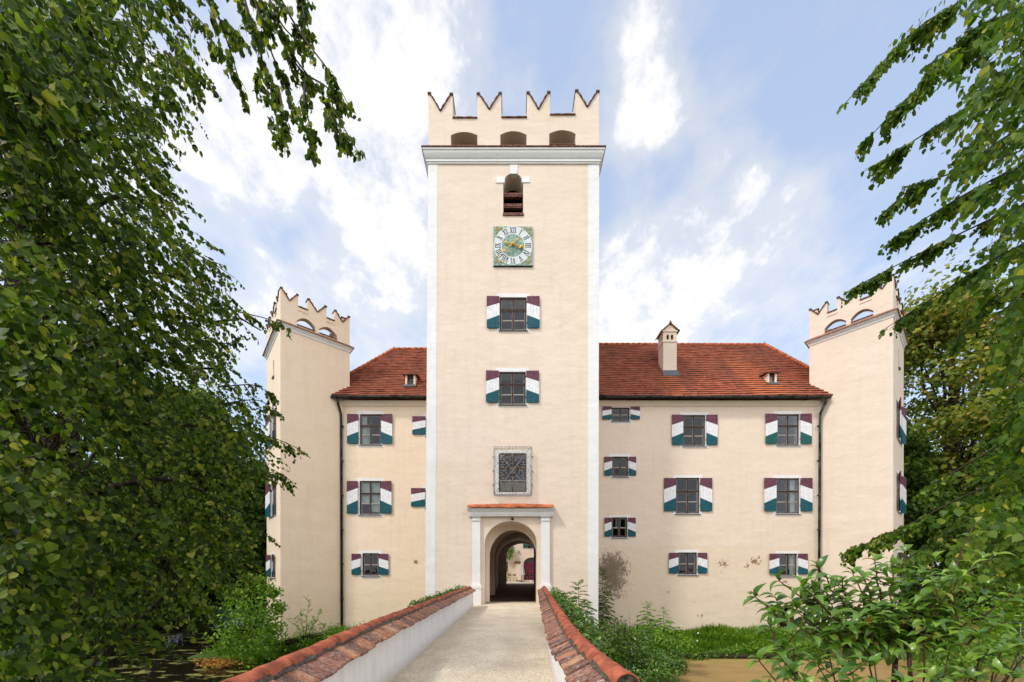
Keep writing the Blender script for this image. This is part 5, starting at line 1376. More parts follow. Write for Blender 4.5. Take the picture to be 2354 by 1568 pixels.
while cnt < 4300:
    u, v = rg.uniform(-180, 620), rg.uniform(-60, 1600)
    if not inpoly(u, v, mass): continue
    near = 3.6 + 4.0 * min(1, max(0, u / 600)); Y = near + rg.random() ** 1.3 * 5.0
    p = P3(u, v, Y)
    if p.z > 15: continue
    if v > 1400 and rg.random() < .35: continue
    if math.sin(p.x * 2.3 + 1.2 * math.sin(p.z * 1.9)) * math.sin(p.y * 1.9 + p.z * 1.1) + .5 * math.sin(p.z * 3.1 + p.x) < -.12 and rg.random() < .82: continue
    d = (rg.uniform(.3, 1.0), rg.uniform(-.6, .5), rg.uniform(-.9, .05))
    wd = W if rg.random() < .35 else None
    L.spray(p, d, rg.uniform(.45, .95), rg.randint(10, 17), rg.uniform(.080, .118), .6, .7, wd, .004)
    if rg.random() < .10:
        q = min(limbs, key=lambda a: (a - p).length); W.tube(curve3(q, p, .12, 5, .05, rg), [.012, .010, .009, .008, .006, .005], 'twig', 4, cap=False)
    cnt += 1
def leafy(path, dens_, tw, size, r0=.014, side=True, droop=.8, LL=None, WW=None):
    """a bough along a 3-D polyline with drooping leafy twigs"""
    pts = catmull(path, 10); n = len(pts)
    WW.tube(pts, [r0 * (1 - .8 * i / (n - 1)) + .002 for i in range(n)], 'twig', 5)
    for i in range(n):
        f = i / (n - 1)
        if rg.random() < .12 or math.sin(i * .55 + pts[0].x * 9) > .72: continue
        for k in range(dens_):
            d0 = (pts[min(i + 1, n - 1)] - pts[max(i - 1, 0)]).normalized()
            s_ = Vector((-d0.y, d0.x, 0)) * (1 if rg.random() < .5 else -1)
            d = d0 * rg.uniform(.4, 1.0) + s_ * rg.uniform(0, .7) + Vector((0, 0, rg.uniform(-.9, .1)))
            p = pts[i] + Vector((rg.uniform(-.04, .04),) * 3)
            LL.spray(p, d, tw * (1 - .35 * f) * rg.uniform(.5, 1.1), rg.randint(6, 11), size * rg.uniform(.8, 1.15), droop, .9, WW if rg.random() < .5 else None, .0025)
    LL.spray(pts[-1], (pts[-1] - pts[-3]), tw * .5, 8, size * .8, droop, .6)
for path, Y in (
    ([(350, -60), (420, 10), (470, 60), (500, 120)], 5.6), ([(500, -100), (560, 20), (590, 100), (600, 190)], 5.4), ([(600, -90), (680, 60), (760, 170), (800, 240)], 5.3), ([(620, 0), (650, 60), (690, 100)], 5.4), ([(640, 200), (650, 260), (645, 325)], 5.2), ([(750, 240), (770, 290), (795, 330)], 5.2),
    ([(430, -120), (480, -20), (530, 120), (560, 225)], 5.2), ([(540, -80), (580, 60), (620, 200), (640, 300)], 5.0),
    ([(570, -60), (640, 80), (720, 190), (770, 260), (820, 345)], 5.2), ([(650, 90), (690, 160), (750, 200), (792, 245)], 5.3),
    ([(700, 190), (700, 240), (715, 300), (722, 350)], 5.2), ([(560, -80), (620, 110), (650, 180), (670, 260)], 5.6), ([(670, -90), (690, -10), (700, 40), (712, 75)], 5.1),
    ([(440, -60), (500, 40), (530, 60), (555, 90)], 5.6), ([(380, 120), (430, 160), (455, 200)], 6.0),
    ([(480, 700), (560, 720), (620, 735), (655, 755)], 8.2), ([(450, 780), (520, 790), (545, 780)], 8.2), ([(500, 930), (590, 920), (640, 950)], 8.4),
    ([(520, 990), (600, 1000), (650, 1015), (692, 1035)], 8.4), ([(510, 1060), (590, 1080), (640, 1090), (668, 1105)], 8.4), ([(500, 890), (580, 885), (622, 905)], 8.6),
    ([(400, 560), (480, 600), (540, 640)], 8.0), ([(300, 250), (350, 270), (372, 300)], 6.5), ([(480, 1180), (560, 1200), (615, 1230)], 8.4), ([(480, 1260), (560, 1270), (600, 1300)], 8.4)):
    leafy([P3(u, v, Y + .3 * math.sin(i * 2 + u)) for i, (u, v) in enumerate(path)], 1, .30 * Y / 5.2, .085, LL=L, WW=W)
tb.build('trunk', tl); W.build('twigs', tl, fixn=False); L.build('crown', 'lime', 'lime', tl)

# ---- right lime tree
tr = thing('lime_tree', 'big lime tree overhanging from the right with arching yellow green leafy boughs', 'tree', (9.5, 5.0, -1.2))
L = Leaves(12); W = MB(); tb = MB()
tb.tube([(9.5, 5, -1.2), (9.6, 5.1, 3), (9.4, 5.0, 7), (9.3, 5.2, 12)], [.36, .28, .2, .08], 'bark', 10)
RB = [([(2480, -160), (2330, -60), (2180, 20), (2080, 90), (1940, 240)], 5.4), ([(2500, 20), (2353, 60), (2200, 130), (2080, 230), (2008, 305)], 5.6),
      ([(2500, 130), (2340, 180), (2200, 260), (2090, 330), (2020, 375)], 6.0), ([(2500, 260), (2340, 300), (2200, 390), (2100, 430), (2035, 485)], 6.2), ([(2500, 330), (2353, 380), (2230, 440), (2130, 500), (2052, 550)], 6.2),
      ([(2500, 420), (2353, 470), (2200, 540), (2060, 610), (1955, 665)], 6.4), ([(2500, 520), (2353, 560), (2230, 630), (2120, 700), (2035, 755)], 6.6), ([(2500, 620), (2353, 650), (2260, 700), (2190, 790)], 6.6),
      ([(2500, 820), (2400, 900), (2330, 950), (2280, 1000)], 6.0), ([(2500, 900), (2353, 990), (2250, 1050), (2140, 1115)], 5.6),
      ([(2560, 1000), (2400, 1080), (2240, 1130), (2090, 1205), (1962, 1262)], 6.2), ([(2560, 1080), (2400, 1140), (2260, 1190), (2150, 1240), (2080, 1290)], 6.0), ([(2500, -60), (2353, 20), (2250, 60), (2180, 120), (2130, 170)], 5.0), ([(2500, 700), (2400, 740), (2350, 790), (2310, 850)], 5.5),
      ([(2500, 1180), (2353, 1230), (2250, 1290), (2180, 1330)], 5.8)]
for path, Y in RB:
    P = [P3(u, v, Y + .35 * math.sin(i * 2.3 + v)) for i, (u, v) in enumerate(path)]
    tb.tube(curve3((9.4, 5.1, max(1, P[0].z * .75)), P[0], .4, 6, .1), [.07, .06, .05, .04, .03, .022, .017], 'bark', 5)
    leafy(P, 7 if path[0][1] >= 1000 else 4, .40 if path[0][1] >= 1000 else .40, .084, .016, LL=L, WW=W)
massr = [(2230, -60), (2480, -60), (2480, 1350), (2300, 1310), (2170, 1300), (2250, 1180), (2330, 1080), (2350, 900), (2340, 760), (2270, 560), (2220, 380), (2190, 150)]
cnt = 0
while cnt < 900:
    u, v = rg.uniform(2100, 2480), rg.uniform(-60, 1350)
    if not inpoly(u, v, massr): continue
    Y = 3.9 + rg.random() * 3.6; p = P3(u, v, Y)
    if rg.random() < .62 and u < 2353 and v < 950: continue
    L.spray(p, (rg.uniform(-1, .1), rg.uniform(-.7, .5), rg.uniform(-.9, .2)), rg.uniform(.35, .7), rg.randint(9, 15), rg.uniform(.075, .11), .6, .8, W if rg.random() < .4 else None, .004); cnt += 1
for k in range(420):   # the rest of the crown round its own trunk
    a = rg.uniform(0, 6.283); r_ = rg.uniform(.6, 2.8); L.spray((9.9 + abs(math.cos(a)) * r_ * 1.1, 4.6 + math.sin(a) * r_ * 1.3, rg.uniform(3.5, 12.5)), (math.cos(a), math.sin(a), rg.uniform(-.6, .2)), rg.uniform(.5, .9), 12, .10, .5, .7)
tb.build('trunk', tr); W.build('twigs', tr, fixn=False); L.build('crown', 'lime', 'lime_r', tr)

# ---- background trees
def bigtree(x, y, z0, H, rad, base, mat, label, seed, leaf=.26, ncl=70, nl=130, tips=None):
    rg = random.Random(seed); L = Leaves(seed)
    t = thing('broadleaf_tree', label, 'tree', (x, y, z0), 'trees around the moat')
    tb = MB(); tb.tube([(x, y, z0 - .3), (x + rg.uniform(-.3, .3), y, z0 + H * .3), (x + rg.uniform(-.5, .5), y, z0 + H * .6), (x, y, z0 + H * .88)], [rad * .075, rad * .06, rad * .04, .05], 'bark', 8)
    cz = z0 + base + (H - base) / 2; rz = (H - base) / 2
    for i in range(ncl):
        a = rg.uniform(0, 2 * math.pi); q = rg.uniform(-1, 1); rr = math.sqrt(1 - q * q) * rg.uniform(.55, 1.0)
        zz = q * rg.uniform(.75, 1)
        taper = 1 - .25 * max(0, zz)
        c = (x + math.cos(a) * rr * rad * taper, y + math.sin(a) * rr * rad * taper, cz + zz * rz)
        r = rad * rg.uniform(.17, .34)
        L.blob(c, (r * 1.15, r * 1.15, r * .62), int(nl * rg.uniform(.6, 1.3)), leaf, .7, .3, .8, .5)
        if i % 3 == 0:
            s = (x, y, z0 + base * .7 + (c[2] - z0 - base) * .5 if c[2] > z0 + base else z0 + base * .6)
            tb.tube(curve3(s, c, .3, 4, .25, rg), [rad * .016, rad * .012, rad * .009, rad * .006, .02], 'bark', 5, cap=False)
    tb.build('trunk', t, fixn=False); L.build('crown', 'tri', mat, t)
    return t
# behind the right corner tower
bigtree(37.5, 34, -1, 27, 8.6, 2.5, 'autumn', 'tall olive and rust tinged chestnut tree behind the right corner tower', 21, .36, 150, 300)
bigtree(29.5, 33, -1, 15, 5.4, .5, 'forest', 'lower dark green tree hugging the right corner tower', 22, .30, 120, 300)
bigtree(44, 27, -1, 17, 7, .5, 'forest', 'dense green tree at the right frame edge behind the hanging boughs', 23, .26, 80, 170)
# left of the castle
bigtree(-20.5, 37, -1.9, 15.5, 5.0, .8, 'forest', 'dark tree touching the left side of the left corner tower', 31, .24, 90, 190)
bigtree(-25, 32, -1.4, 17, 5.4, 1.0, 'forest', 'dark tree on the far left bank nearest to the left corner tower', 32, .30, 110, 300)
bigtree(-27.5, 25, -1, 19, 6.5, 1.0, 'forest', 'tall dark tree on the left bank behind the lime boughs', 33, .26, 100, 190)
bigtree(-31, 17, -1, 17, 6.5, 1.0, 'forest', 'broad dark tree at the far left frame edge', 34, .26, 90, 190)
bigtree(-25, 14.5, -1.2, 8, 4.2, .3, 'forest', 'low spreading tree at the left water edge', 35, .2, 70, 170)
bigtree(-40, 40, -1, 22, 9, 1.0, 'forest', 'large tree closing the gap far behind on the left', 37, .34, 90, 150)
bigtree(52, 42, -1, 24, 9, 1.0, 'forest', 'large tree far behind on the right', 38, .34, 80, 150)

bigtree(-25, 36, -1.6, 13, 6.5, .2, 'forest', 'dense dark tree low over the far left moat bank', 39, .34, 130, 380)
bigtree(-36, 29, -1.2, 14, 6.5, .2, 'forest', 'dense dark tree further left on the far bank', 40, .34, 120, 360)
bigtree(-33, 22, -1.2, 9, 5.0, .1, 'forest', 'bushy low tree on the left bank behind the leaning stems', 46, .28, 110, 300)
bigtree(34, 24.5, -1.2, 11, 5.5, .2, 'forest', 'bushy dark tree on the right bank behind the waterside bush', 47, .22, 100, 190)
bigtree(43, 36, -1.2, 14, 7, .2, 'forest', 'dense dark tree behind the chestnut on the right bank', 48, .26, 90, 190)
bigtree(-13, -24, -1, 15, 7, 1.0, 'forest', 'tree behind the viewpoint on the left, mirrored in the panes', 49, .40, 70, 90)
bigtree(6, -26, -1, 15, 7.5, 1.0, 'forest', 'tree behind the viewpoint on the right, mirrored in the panes', 50, .45, 90, 220)
bigtree(-3, -21, -1, 13.5, 6.5, .6, 'forest', 'middle tree behind the viewpoint, mirrored in the panes', 57, .45, 90, 220)
bigtree(17, -22, -1, 14, 7, .6, 'forest', 'rightmost tree behind the viewpoint, mirrored in the panes', 58, .45, 90, 220)
L = Leaves(90); rgu = random.Random(90)
for i in range(75):
    f = i / 74; x = -50 + 36 * f + rgu.uniform(-1, 1); y = 29 + 9 * math.sin(f * 3) + rgu.uniform(-1.5, 2)
    L.blob((x, y, rgu.uniform(-.6, 2.2)), (rgu.uniform(1.6, 2.6), 1.2, rgu.uniform(1.4, 2.4)), 420, .30, .5, .3, .8)
for i in range(40):
    x = 27 + i * .8; L.blob((x, 30 + rgu.uniform(-2, 2), rgu.uniform(-1, 1.5)), (rgu.uniform(1.4, 2.2), 1.2, rgu.uniform(1.4, 2.2)), 380, .28, .5, .3, .8)
struct(L.build('undergrowth', 'tri', 'forest'), 'stuff')
def shrub(name, label, cat, blobs, mat, size, seed, stems=None, tmpl='small', up=.5):
    L = Leaves(seed)
    t = thing(name, label, cat, blobs[0][0])
    for (c, r, n) in blobs: L.blob(c, r, n, size, up, .2, .75, .5)
    W = MB(); rg = random.Random(seed)
    c0, r0, _ = blobs[0]
    for (c, r, n) in blobs:
        for k in range(3): W.tube(curve3((c0[0] + rg.uniform(-.2, .2), c0[1], c0[2] - r0[2]), (c[0] + rg.uniform(-.5, .5) * r[0], c[1] + rg.uniform(-.5, .5) * r[1], c[2] + r[2] * .4), .05, 4, .05, rg), [.03, .025, .018, .01, .006], 'twig', 4, cap=False)
    W.build('stems', t, fixn=False); L.build('foliage', tmpl, mat, t)
    return t, L
def px(u, v, Y): p = P3(u, v, Y); return (p.x, p.y, p.z)
# bright bush in front of the left tower
bl = []
rg2 = random.Random(4)
for (u, v, ru, rv) in ((575, 1390, 60, 60), (560, 1440, 70, 60), (600, 1345, 30, 28), (610, 1420, 45, 50), (530, 1470, 50, 45), (590, 1500, 60, 40), (635, 1450, 25, 30), (540, 1370, 35, 30), (640, 1395, 20, 14), (575, 1335, 18, 22), (625, 1360, 22, 14)):
    Y = 18.3 + rg2.uniform(-.6, .9); k = Y / F0; bl.append((px(u, v, Y), (ru * k, ru * k * .9, rv * k), 520 if ru > 40 else 260))
shrub('hazel_bush', 'bright green bushy shrub in front of the left corner tower at the water edge', 'bush', bl, 'shrub', .15, 41)
def twiggy(name, label, base, tips, mat, size, seed, n=16, tmpl='small'):
    L = Leaves(seed); W = MB(); rg = random.Random(seed); t = thing(name, label, 'shrub', base)
    for tp in tips:
        pts = curve3(base, tp, .05, 8, .04, rg); W.tube(pts, [.018 - .0018 * i for i in range(9)], 'twig', 4)
        for i in range(2, 9):
            for k in range(2):
                d = (rg.uniform(-1, 1), rg.uniform(-1, 1), rg.uniform(.3, 1.2)); L.spray(pts[i], d, rg.uniform(.2, .42), 7, size, 0, -.2, W, .003)
    W.build('stems', t, fixn=False); L.build('foliage', tmpl, mat, t)
twiggy('young_shrub', 'loose young shrub with upright shoots beside the left downpipe', px(700, 1480, 20), [px(u, v, 20 + .3 * i) for i, (u, v) in enumerate(((710, 1385), (690, 1410), (735, 1408), (675, 1425), (725, 1430), (745, 1440)))], 'shrub', .115, 42)
# ground cover left of the bridge
bl = []
for i in range(16):
    u = 610 + i * 14; v = 1490 - i * 1.6 - 14; Y = 19.6 + rg2.uniform(-.3, 1.2); bl.append((px(u, v + rg2.uniform(-6, 14), Y), (.5, .5, .35 + rg2.random() * .15), 230))
shrub('ground_ivy', 'low green ivy cover along the foot of the left wing behind the bridge parapet', 'ivy', bl, 'shrub', .11, 43)
# ivy over the left parapet near the gate
bl = [(px(u, v, Y), (.33, .3, .16), 150) for (u, v, Y) in ((965, 1388, 15.0), (985, 1382, 15.3), (1000, 1376, 15.6), (1018, 1370, 16), (1035, 1364, 16.4), (1050, 1360, 16.8), (1064, 1354, 17.2))]
bl = [((c[0] - .12, c[1], c[2]), r, n) for c, r, n in bl]
shrub('ivy', 'ivy climbing over the left bridge parapet close to the gate', 'ivy', bl, 'ivy', .10, 44)
# right parapet ivy and plants
bl = []
for i in range(12):
    y = 17.2 - i * .85; x = xat(RIDR, y) + .42 + .03 * i; bl.append(((x, y, .62 - .012 * i * i * .5), (.30 + .02 * i, .5, .30 + .02 * i), 260))
for i in range(8):
    y = 14.5 - i * .9; bl.append(((xat(RIDR, y) + .75, y, -.1), (.5, .6, .7), 240))
shrub('ivy', 'ivy mound hanging over the outside of the right bridge parapet', 'ivy', bl, 'ivy', .095, 45)

def ash(u, v, Y, H, label, seed, mat='ash', lw=.42, name='ash_sapling', lean=0):
    """v = image row of the foot"""
    rg = random.Random(seed); L = Leaves(seed); W = MB(); p0 = P3(u, v, Y)
    t = thing(name, label, 'sapling', p0, 'ash saplings by the castle wall')
    top = p0 + Vector((lean, 0, H)); pts = curve3(p0, top, 0, 8, .03, rg); W.tube(pts, [.022 - .0022 * i for i in range(9)], 'twig', 5)
    n = int(H / .06)
    for i in range(n):
        f = .12 + .88 * i / n; p = p0.lerp(top, f); a = i * 2.4 + rg.uniform(-.3, .3)
        ln = lw * (1.0 - .55 * max(0, f - .6) / .4) * rg.uniform(.8, 1.1) * (.6 + .4 * min(1, f * 3)); el = .15 + 1.1 * max(0, f - .75) / .25
        d = Vector((math.cos(a), math.sin(a) * .8, el)).normalized(); q = p.copy(); dd = d.copy(); path = [p.copy()]
        for j in range(6):
            dd.z -= .10; dd.normalize(); q = q + dd * ln / 6; path.append(q.copy())
            s = dd.cross(Vector((0, 0, 1))).normalized()
            for sg in (-1, 1):
                ld = dd * .45 + s * sg + Vector((0, 0, rg.uniform(-.25, .1))); L.add(q, ld, Vector((rg.uniform(-.3, .3), rg.uniform(-.3, .3), 1)), ln * .46 * rg.uniform(.8, 1.1))
        L.add(q, dd, (0, 0, 1), ln * .34)
        W.tube(path[::2], .004, 'twig', 3, cap=False)
    W.build('stem', t, fixn=False); L.build('foliage', 'small', mat, t)
ash(1330, 1475, 15.6, 2.3, 'dark leafy ash sapling in front of the white tower corner strip', 51, lw=.6)
ash(1300, 1480, 14.6, 1.9, 'ash sapling beside the ivy on the right parapet', 52, lw=.55)
ash(1385, 1475, 22.9, 4.2, 'tall ash sapling against the stained wall beside the tower corner', 53, lw=.6)
ash(1487, 1475, 20.6, 2.0, 'bright ash sapling left of the pair in front of the right wing', 54, 'ashbright', .5)
ash(1525, 1478, 20.2, 1.75, 'bright ash sapling right of the pair in front of the right wing', 55, 'ashbright', .48)
ash(1352, 1480, 16.4, 1.5, 'short ash sapling in the thicket beside the bridge', 56, lw=.5)
# willowherb with pink flowers
L = Leaves(61); W = MB(); FL = Leaves(62); wt = thing('willowherb', 'tall weedy willowherb clump with small pink flowers beside the bridge', 'wildflowers', px(1410, 1500, 15)); rg = random.Random(61)
for i in range(90):
    u = rg.gauss(1412, 24); Y = rg.uniform(13.0, 16.5); p = Vector((PX(u, Y), Y, -2.2)); h = PZ(rg.uniform(1408, 1475), Y) + 2.2
    q = p + Vector((rg.uniform(-.15, .15), rg.uniform(-.1, .1), h)); W.tube([p, p.lerp(q, .5), q], [.008, .006, .003], 'twig', 3, cap=False)
    for k in range(34):
        f = rg.uniform(.1, .95); L.add(p.lerp(q, f), (rg.uniform(-1, 1), rg.uniform(-1, 1), .5), (rg.uniform(-.4, .4), rg.uniform(-.4, .4), 1), .12)
    for k in range(3):
        f = rg.uniform(.72, 1.0); FL.add(p.lerp(q, f) + Vector((rg.uniform(-.05, .05), rg.uniform(-.05, .05), 0)), (rg.uniform(-1, 1), rg.uniform(-1, 0), 1), (0, -1, .3), .038)
W.build('stems', wt, fixn=False); L.build('foliage', 'small', 'ash', wt); struct(FL.build('flowers', 'tri', 'pink', wt), 'stuff')
bl = []
for i in range(26):
    u = 1300 + i * 11 + rg.uniform(-8, 8); Y = rg.uniform(15.5, 19.5); v = rg.uniform(1455, 1500)
    if u > 1520: v = rg.uniform(1470, 1505)
    q = P3(u, v, Y)
    bl.append(((q.x, q.y, max(q.z, -2.3)), (rg.uniform(.35, .6), .5, rg.uniform(.3, .55)), 260))
shrub('weed_thicket', 'uneven thicket of bright green weeds between the bridge and the grass bank', 'weeds', bl, 'shrub', .12, 67)
bl = []
for i in range(30):
    x = 5.5 + i * .62 + rg.uniform(-.3, .3); bl.append(((x, 19.35 + .25 * math.sin(x * 1.1 + 2) + rg.uniform(-.2, .3), -2.5), (rg.uniform(.35, .75), .35, rg.uniform(.18, .38)), 170))
shrub('shore_plants', 'low leafy fringe of waterside plants along the edge of the grass bank', 'waterside plants', bl, 'ash', .10, 68)
# big ivy / bramble mound right of the bridge
bl = []
for (u, v, Y, r, rz) in ((1440, 1500, 14.6, .8, .55), (1480, 1515, 14.8, .8, .5), (1515, 1520, 15.2, .75, .45), (1400, 1530, 13.8, .8, .6), (1450, 1540, 14.0, .7, .5), (1500, 1535, 14.6, .7, .4), (1370, 1500, 14.2, .7, .8), (1545, 1510, 16.6, .5, .35), (1480, 1470, 16.5, .8, .45), (1430, 1460, 17.5, .8, .5), (1530, 1480, 17.5, .6, .35), (1520, 1545, 13.6, .6, .4), (1470, 1560, 13.2, .7, .4), (1420, 1565, 13.0, .7, .5), (1550, 1530, 14.6, .5, .3), (1340, 1480, 14.0, .6, .8), (1395, 1480, 15.5, .7, .5)):
    bl.append((px(u, v, Y), (r, r * .8, rz), 1000))
shrub('bramble_mound', 'rounded mound of glossy ivy and bramble at the water edge right of the bridge', 'bush', bl, 'ivy', .10, 63)
bl = [(px(u, v, 22.9), (r, .45, rz), 420) for (u, v, r, rz) in ((1545, 1458, .65, .5), (1570, 1462, .5, .35), (1350, 1455, .6, .4), (1430, 1462, .7, .35), (1470, 1462, .6, .35))]
shrub('wall_foot_bush', 'small rounded bush at the foot of the right wing below the saplings', 'bush', bl, 'ash', .10, 64)
bl = [(px(u, v, 22.7), (r, .5, rz), 460) for (u, v, r, rz) in ((1700, 1455, .6, .35), (1740, 1452, .75, .42), (1780, 1452, .7, .4), (1815, 1458, .5, .4))]
shrub('clipped_bush', 'low wide yellow green bush at the wall foot beside the basement door', 'bush', bl, 'shrub', .09, 65)
# right background bushes beyond the corner tower
bl = []
for (u, v, Y, r, rz) in ((2150, 1480, 17, 1.3, 1.0), (2220, 1450, 17, 1.5, 1.2), (2290, 1430, 17, 1.5, 1.4), (2350, 1400, 17, 1.5, 1.6), (2180, 1520, 15.5, 1.2, .7), (2260, 1500, 15.5, 1.3, .9), (2120, 1440, 19, 1.0, 1.0)):
    bl.append((px(u, v, Y), (r, r * .8, rz), 1100))
shrub('waterside_bush', 'dense green bush by the water right of the right corner tower', 'bush', bl, 'shrub', .13, 66)

# grass bank: uncountable blades
rgn = np.random.default_rng(9)
L = Leaves(70)
N = 46000
X = rgn.uniform(2.2, 27, N); Y = 19.0 + 4.75 * rgn.random(N)
X2 = rgn.uniform(-15.5, -2.5, 9000); Y2 = rgn.uniform(18.4, 23.6, 9000)
X = np.concatenate([X, X2]); Y = np.concatenate([Y, Y2]); Z = np.array([hgt(a, c) for a, c in zip(X, Y)])
k = Z > -2.72; X, Y, Z = X[k], Y[k], Z[k]; n = len(X)
D = np.stack([rgn.normal(0, .45, n), rgn.normal(-.15, .45, n), np.ones(n)], 1); Nn = np.stack([rgn.normal(0, 1, n), rgn.normal(-1, .6, n), rgn.normal(.2, .3, n)], 1)
cl = .5 + .5 * np.sin(X * 1.3 + 2 * np.sin(Y * 1.7)) * np.cos(Y * 2.1 + X * .4)
L.addarr(np.stack([X, Y, Z - .02], 1), D, Nn, (.14 + .40 * cl ** 1.5) * rgn.uniform(.6, 1.4, n))
LT['blade'] = ([(-.055, 0, 0), (.055, 0, 0), (.04, .55, .06), (-.04, .55, .06), (0, 1, .28)], [(0, 1, 2, 3), (3, 2, 4)])
struct(L.build('grass', 'blade', 'grass'), 'stuff')
# broad leaves in the grass
L = Leaves(71)
for i in range(13000):
    x = R.uniform(2.5, 26); y = R.uniform(19.1, 23.5) if R.random() < .6 else R.gauss(19.8, .5); z = hgt(x, y)
    if z < -2.7: continue
    if math.sin(x * 1.7 + 1.5 * math.sin(y * 2.3)) + math.sin(y * 3.1 - x * .8) < .35: continue
    L.add((x, y, z + R.uniform(.03, .42) * (.4 + .6 * abs(math.sin(x * .9)))), (R.uniform(-1, 1), R.uniform(-1, 1), .3), (R.uniform(-.4, .4), -.5, 1), R.uniform(.07, .19))
struct(L.build('ground_cover', 'small', 'shrub'), 'stuff')
L = Leaves(72)
for (u, v, Y) in ((1497, 1462, 21.5), (1543, 1471, 21), (1440, 1489, 19), (1604, 1455, 22), (1550, 1475, 21), (1515, 1496, 19), (1529, 1502, 17.5), (1602, 1473, 20.5), (1486, 1503, 15.5), (1530, 1466, 21.5)):
    for k in range(5): a = k * 1.256; L.add(px(u, v, Y), (math.cos(a), -.2, math.sin(a)), (0, -1, .4), .06)
struct(L.build('white_flowers', 'tri', 'whitepetal'), 'stuff')
L = Leaves(74)
for i in range(520):
    y = R.uniform(3, 19); a_, c_ = xat(RIDL, y) + .2, xat(RIDR, y) - .2; f = R.random() ** 2 * .5; f = f if R.random() < .5 else 1 - f
    L.add((a_ + (c_ - a_) * f, y, .03 * math.sin(math.pi * f) - .012 + .01), (R.uniform(-1, 1), R.uniform(-1, 1), .05), (R.uniform(-.2, .2), R.uniform(-.2, .2), 1), R.uniform(.012, .035))
struct(L.build('fallen_leaves', 'small', 'orangeleaf'), 'stuff')
# orange withered leaves at the left water edge and lily pads
L = Leaves(73)
for i in range(260): Y = R.uniform(17.2, 18.3); u = R.gauss(505, 26); L.add((PX(u, Y), Y, -2.55 + R.uniform(0, .2)), (R.uniform(-1, 1), R.uniform(-1, 1), .3), (R.uniform(-.5, .5), -.5, 1), .14)
struct(L.build('withered_leaves', 'small', 'orangeleaf'), 'stuff')

# ---- foreground laurel
lt = thing('laurel_bush', 'foreground evergreen bush with large pointed glossy leaves beside the bridge end', 'bush', (2.2, 2.0, -1.0))
L = Leaves(81); W = MB(); rg = random.Random(8)
base = Vector((2.15, 2.2, -.6)); fork = P3(2060, 1480, 2.35)
W.tube(curve3(base, fork, .0, 6, .02, rg), [.02, .019, .018, .016, .015, .014, .013], 'stemred', 7)
W.tube(curve3(base + Vector((.12, .0, 0)), P3(2085, 1470, 2.5), .0, 6, .02, rg), [.017, .016, .015, .014, .013, .012, .011], 'stemred', 7)
tips = [(1735, 1372, 2.0), (1790, 1335, 2.1), (1845, 1350, 2.0), (1880, 1308, 2.2), (1925, 1345, 2.3), (1960, 1320, 2.4), (2010, 1290, 2.4), (2050, 1300, 2.3), (2078, 1268, 2.5), (2120, 1320, 2.4), (2165, 1345, 2.2), (2238, 1205, 2.5), (2200, 1330, 2.2), (2250, 1290, 2.3),
        (1770, 1440, 1.9), (1800, 1490, 1.9), (1850, 1430, 2.1), (1900, 1460, 2.2), (1950, 1400, 2.3), (1990, 1440, 2.2), (1820, 1545, 1.8), (1880, 1530, 1.9), (1940, 1540, 1.9), (2010, 1530, 2.0), (2130, 1440, 2.1), (2180, 1500, 2.0), (2250, 1470, 2.0), (2310, 1430, 2.1),
        (2340, 1500, 1.9), (2290, 1550, 1.8), (2220, 1560, 1.8), (2140, 1560, 1.9), (2070, 1570, 1.9), (1990, 1590, 1.8), (1770, 1590, 1.8), (2360, 1560, 1.8), (1745, 1520, 1.75), (1800, 1520, 1.9), (1850, 1580, 1.8), (1930, 1490, 2.0), (1960, 1580, 1.85), (2040, 1430, 2.2), (2090, 1500, 2.0), (2160, 1590, 1.8), (2300, 1500, 1.9), (2380, 1480, 1.9), (1780, 1410, 1.95), (1870, 1360, 2.1), (1985, 1330, 2.3), (2145, 1290, 2.4), (2270, 1350, 2.2), (2330, 1360, 2.3), (1900, 1390, 2.15), (2000, 1370, 2.3), (2060, 1380, 2.4), (2120, 1380, 2.3), (1830, 1400, 2.0), (2170, 1420, 2.3), (2330, 1560, 2.0), (2250, 1520, 2.3)]
for (u, v, Y) in tips:
    tp = P3(u, v, Y); st = fork if v < 1440 else base + Vector((rg.uniform(-.2, .3), rg.uniform(-.2, .2), .45))
    pts = curve3(st, tp, -.08 if v < 1440 else .05, 12, .012, rg); W.tube(pts, [.011 - .0007 * i for i in range(13)], 'stemred', 5)
    for i in range(3, 13):
        f = i / 12
        d0 = (pts[i] - pts[i - 1]).normalized(); a = i * 1.57
        s = d0.cross(Vector((0, 1, .2))).normalized(); t_ = d0.cross(s)
        o = s * math.cos(a) + t_ * math.sin(a)
        for sg in (-1, 1):
            ld = d0 * .45 + o * sg * .9 + Vector((0, 0, .05 + rg.uniform(-.45, .25))); L.add(pts[i], ld, Vector((rg.uniform(-.35, .35), rg.uniform(-.5, .1), 1)), rg.uniform(.075, .115) * (1.05 - .25 * f))
    for k in range(3):
        ld = (pts[-1] - pts[-3]).normalized() + Vector((rg.uniform(-.8, .8), rg.uniform(-.5, .5), rg.uniform(-.1, .3))); L.add(pts[-1], ld, (rg.uniform(-.3, .3), -.3, 1), rg.uniform(.055, .08))
    # side shoots
    for k in range(3):
        i = rg.randint(4, 11); q = pts[i] + Vector((rg.uniform(-.13, .13), rg.uniform(-.1, .1), rg.uniform(.02, .14))); W.tube([pts[i], pts[i].lerp(q, .5) + Vector((0, 0, -.01)), q], [.004, .003, .002], 'stemred', 4)
        for f in (.4, .7, 1.0):
            p = pts[i].lerp(q, f)
            for sg in (-1, 1): L.add(p, (sg * rg.uniform(.5, 1), rg.uniform(-.6, .6), rg.uniform(-.25, .35)), (rg.uniform(-.3, .3), -.3, 1), rg.uniform(.06, .095))
W.build('stems', lt, fixn=False); L.build('foliage', 'laurel', 'laurel', lt, True)

